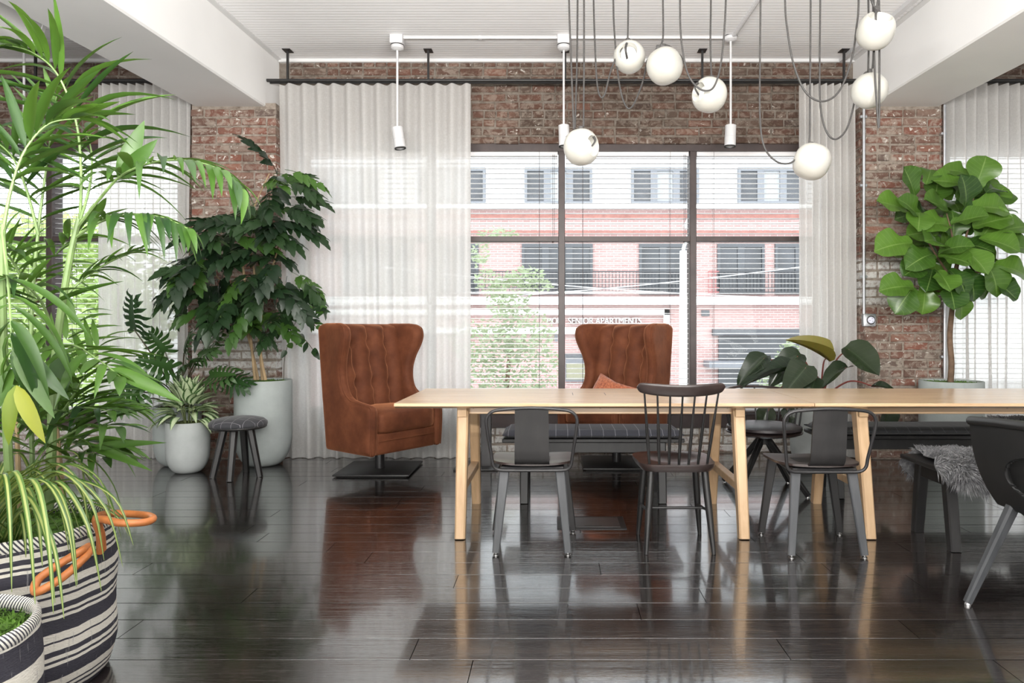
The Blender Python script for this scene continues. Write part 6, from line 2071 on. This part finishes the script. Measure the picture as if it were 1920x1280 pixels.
for (px, py, d, dx, dy, dz, L) in ((1838, 328, 5.45, 0.25, -0.2, 0.9, .25), (1800, 318, 5.55, -0.7, 0, 0.5, .20), (1710, 345, 5.45, -0.35, -0.3, 0.8, .24), (1742, 330, 5.55, 0.4, 0.2, 0.8, .18), (1680, 385, 5.45, -0.9, -0.2, 0.35, .24), (1715, 392, 5.40, -0.5, -0.4, 0.6, .24), (1725, 405, 5.38, -0.2, -0.5, -0.3, .22), (1785, 340, 5.5, -0.8, 0, 0.2, .24), (1815, 370, 5.38, -0.1, -0.5, 0.6, .28), (1850, 385, 5.42, 0.8, -0.3, 0.1, .28), (1862, 350, 5.5, 0.7, 0.2, 0.5, .20), (1765, 385, 5.42, -0.7, -0.4, 0.3, .26), (1765, 415, 5.36, -0.8, -0.4, 0.25, .24), (1810, 410, 5.34, 0.5, -0.6, 0.2, .24), (1855, 415, 5.4, 0.85, -0.3, 0.3, .27), (1870, 450, 5.35, 0.7, -0.5, -0.15, .28), (1900, 425, 5.4, 0.9, -0.1, 0.35, .24), (1905, 460, 5.4, 1, -0.2, 0.1, .26), (1685, 455, 5.42, -1, -0.2, 0.0, .28), (1735, 435, 5.5, -0.6, 0.0, 0.0, .22), (1760, 448, 5.32, -0.35, -0.7, 0.35, .24), (1735, 478, 5.34, -0.8, -0.5, -0.1, .24), (1780, 462, 5.3, 0.3, -0.7, 0.4, .22), (1785, 482, 5.3, 0.6, -0.6, -0.2, .22), (1828, 480, 5.3, 0.5, -0.6, -0.55, .25), (1720, 500, 5.42, -0.8, -0.3, -0.35, .22), (1865, 510, 5.36, 0.35, -0.5, -0.75, .27), (1895, 500, 5.4, 0.95, -0.2, -0.1, .26), (1880, 535, 5.42, 0.7, -0.3, -0.6, .24), (1770, 520, 5.28, 0.0, -0.7, -0.5, .22), (1745, 520, 5.4, -0.4, -0.5, -0.6, .22), (1800, 520, 5.3, 0.5, -0.5, -0.6, .22), (1825, 525, 5.36, 0.4, -0.4, -0.8, .24), (1785, 550, 5.3, -0.1, -0.6, -0.7, .22), (1805, 568, 5.4, 0.4, -0.3, -0.9, .20), (1690, 535, 5.4, -0.95, -0.2, 0.1, .25), (1700, 555, 5.4, -0.7, -0.3, -0.75, .24), (1735, 555, 5.45, -0.1, -0.3, -0.9, .22), (1845, 440, 5.55, 0.3, -0.1, 0.5, .24), (1790, 430, 5.5, 0.0, -0.2, 0.6, .24), (1820, 455, 5.45, 0.2, -0.5, 0.1, .24), (1755, 365, 5.62, 0.2, 0.1, 0.7, .22), (1875, 385, 5.6, 0.8, 0.2, 0.3, .24), (1830, 500, 5.6, 0.5, 0.2, -0.4, .24), (1770, 490, 5.6, -0.4, 0.2, -0.3, .24), (1715, 470, 5.6, -0.7, 0.2, 0.2, .24), (1800, 390, 5.6, 0.1, 0.2, 0.7, .26), (1845, 345, 5.62, 0.4, 0.2, 0.7, .22), (1850, 470, 5.6, 0.6, 0.2, -0.1, .25), (1740, 450, 5.62, -0.5, 0.2, 0.2, .24), (1800, 540, 5.55, 0.2, 0.1, -0.6, .22)):
    fig_leaf(px, py, d, dx, dy, dz, L)

for k in range(26):
    a = rs.uniform(0, 2 * pi); q = sqrt(rs.random())
    px, py = 1790 + cos(a) * 100 * q, 440 - sin(a) * 105 * q
    fig_leaf(px, py, 5.62 + rs.uniform(-0.05, 0.1), (px - 1790) / 80 + rs.uniform(-.4, .4), rs.uniform(-0.3, 0.1), (440 - py) / 90 + rs.uniform(-.4, .4), rs.uniform(.2, .26))

# ------------------------------------------------------------------ dark philodendron behind the bench
pl = thing('red_stem_philodendron', 'dark glossy philodendron with red stems behind the table', 'plant', (PHX, PHY, 0.54))
LO = Vector((PHX, PHY, 0.54))
PL = [leaf_mesh('leaf', 'philo_leaf', w_heart, 12, 6, dr, 0.45, 0.04, 3, seed=k, asp=0.7) for k, dr in enumerate((0.12, 0.35, 0.6))]
PN = leaf_mesh('leaf', 'philo_new', w_heart, 12, 6, 0.2, 1.6, 0.0, asp=0.4)
rs = random.Random(2)
# (leaf joint px, py, d) (tip) width up-vector new?
for (j, tp, w, up, k, new) in (
    ((1548, 672, 5.35), (1483, 622, 5.30), 0.15, (0.5, -0.5, 0.7), 0, True),
    ((1432, 672, 5.30), (1380, 720, 5.20), 0.19, (-0.4, -0.75, 0.5), 0, False),
    ((1495, 668, 5.35), (1440, 712, 5.22), 0.22, (-0.2, -0.75, 0.6), 1, False),
    ((1490, 690, 5.25), (1385, 712, 5.10), 0.14, (0.0, -0.3, 0.9), 0, False),
    ((1510, 690, 5.15), (1470, 738, 5.00), 0.24, (-0.3, -0.9, 0.3), 0, False),
    ((1592, 655, 5.30), (1655, 700, 5.15), 0.34, (0.3, -0.85, 0.45), 0, False),
    ((1586, 690, 5.20), (1540, 700, 5.02), 0.17, (0.0, -0.2, 0.95), 1, False),
    ((1640, 725, 5.2), (1690, 722, 5.1), 0.13, (0.1, -0.3, 0.9), 1, False),
    ((1528, 712, 5.10), (1515, 745, 5.0), 0.16, (-0.5, -0.8, 0.2), 1, False),
    ((1440, 770, 5.25), (1418, 822, 5.18), 0.16, (-0.3, -0.9, 0.2), 0, False),
    ((1668, 765, 5.20), (1656, 815, 5.15), 0.18, (0.3, -0.9, 0.2), 0, False),
    ((1475, 768, 5.2), (1485, 800, 5.15), 0.14, (0.1, -0.9, 0.2), 0, False)):
    p0, p1 = P(*j) - LO, P(*tp) - LO
    b0 = Vector((rs.uniform(-.05, .05), rs.uniform(-.06, .04), 0))
    mid = b0.lerp(p0, 0.55) + Vector((0, 0, 0.10 if p0.z > 0 else 0.22))
    pe = MB().tube(catmull([b0, mid, p0], 9), lambda t: 0.009 - 0.0045 * t, 8).obj('petiole', M['petiole_red'], pl)
    d = p1 - p0
    o = p0 - d.normalized() * d.length * 0.12
    inst('leaf', PN if new else PL[k], pe, frame(o, d, Vector(up), d.length * 1.12, w))
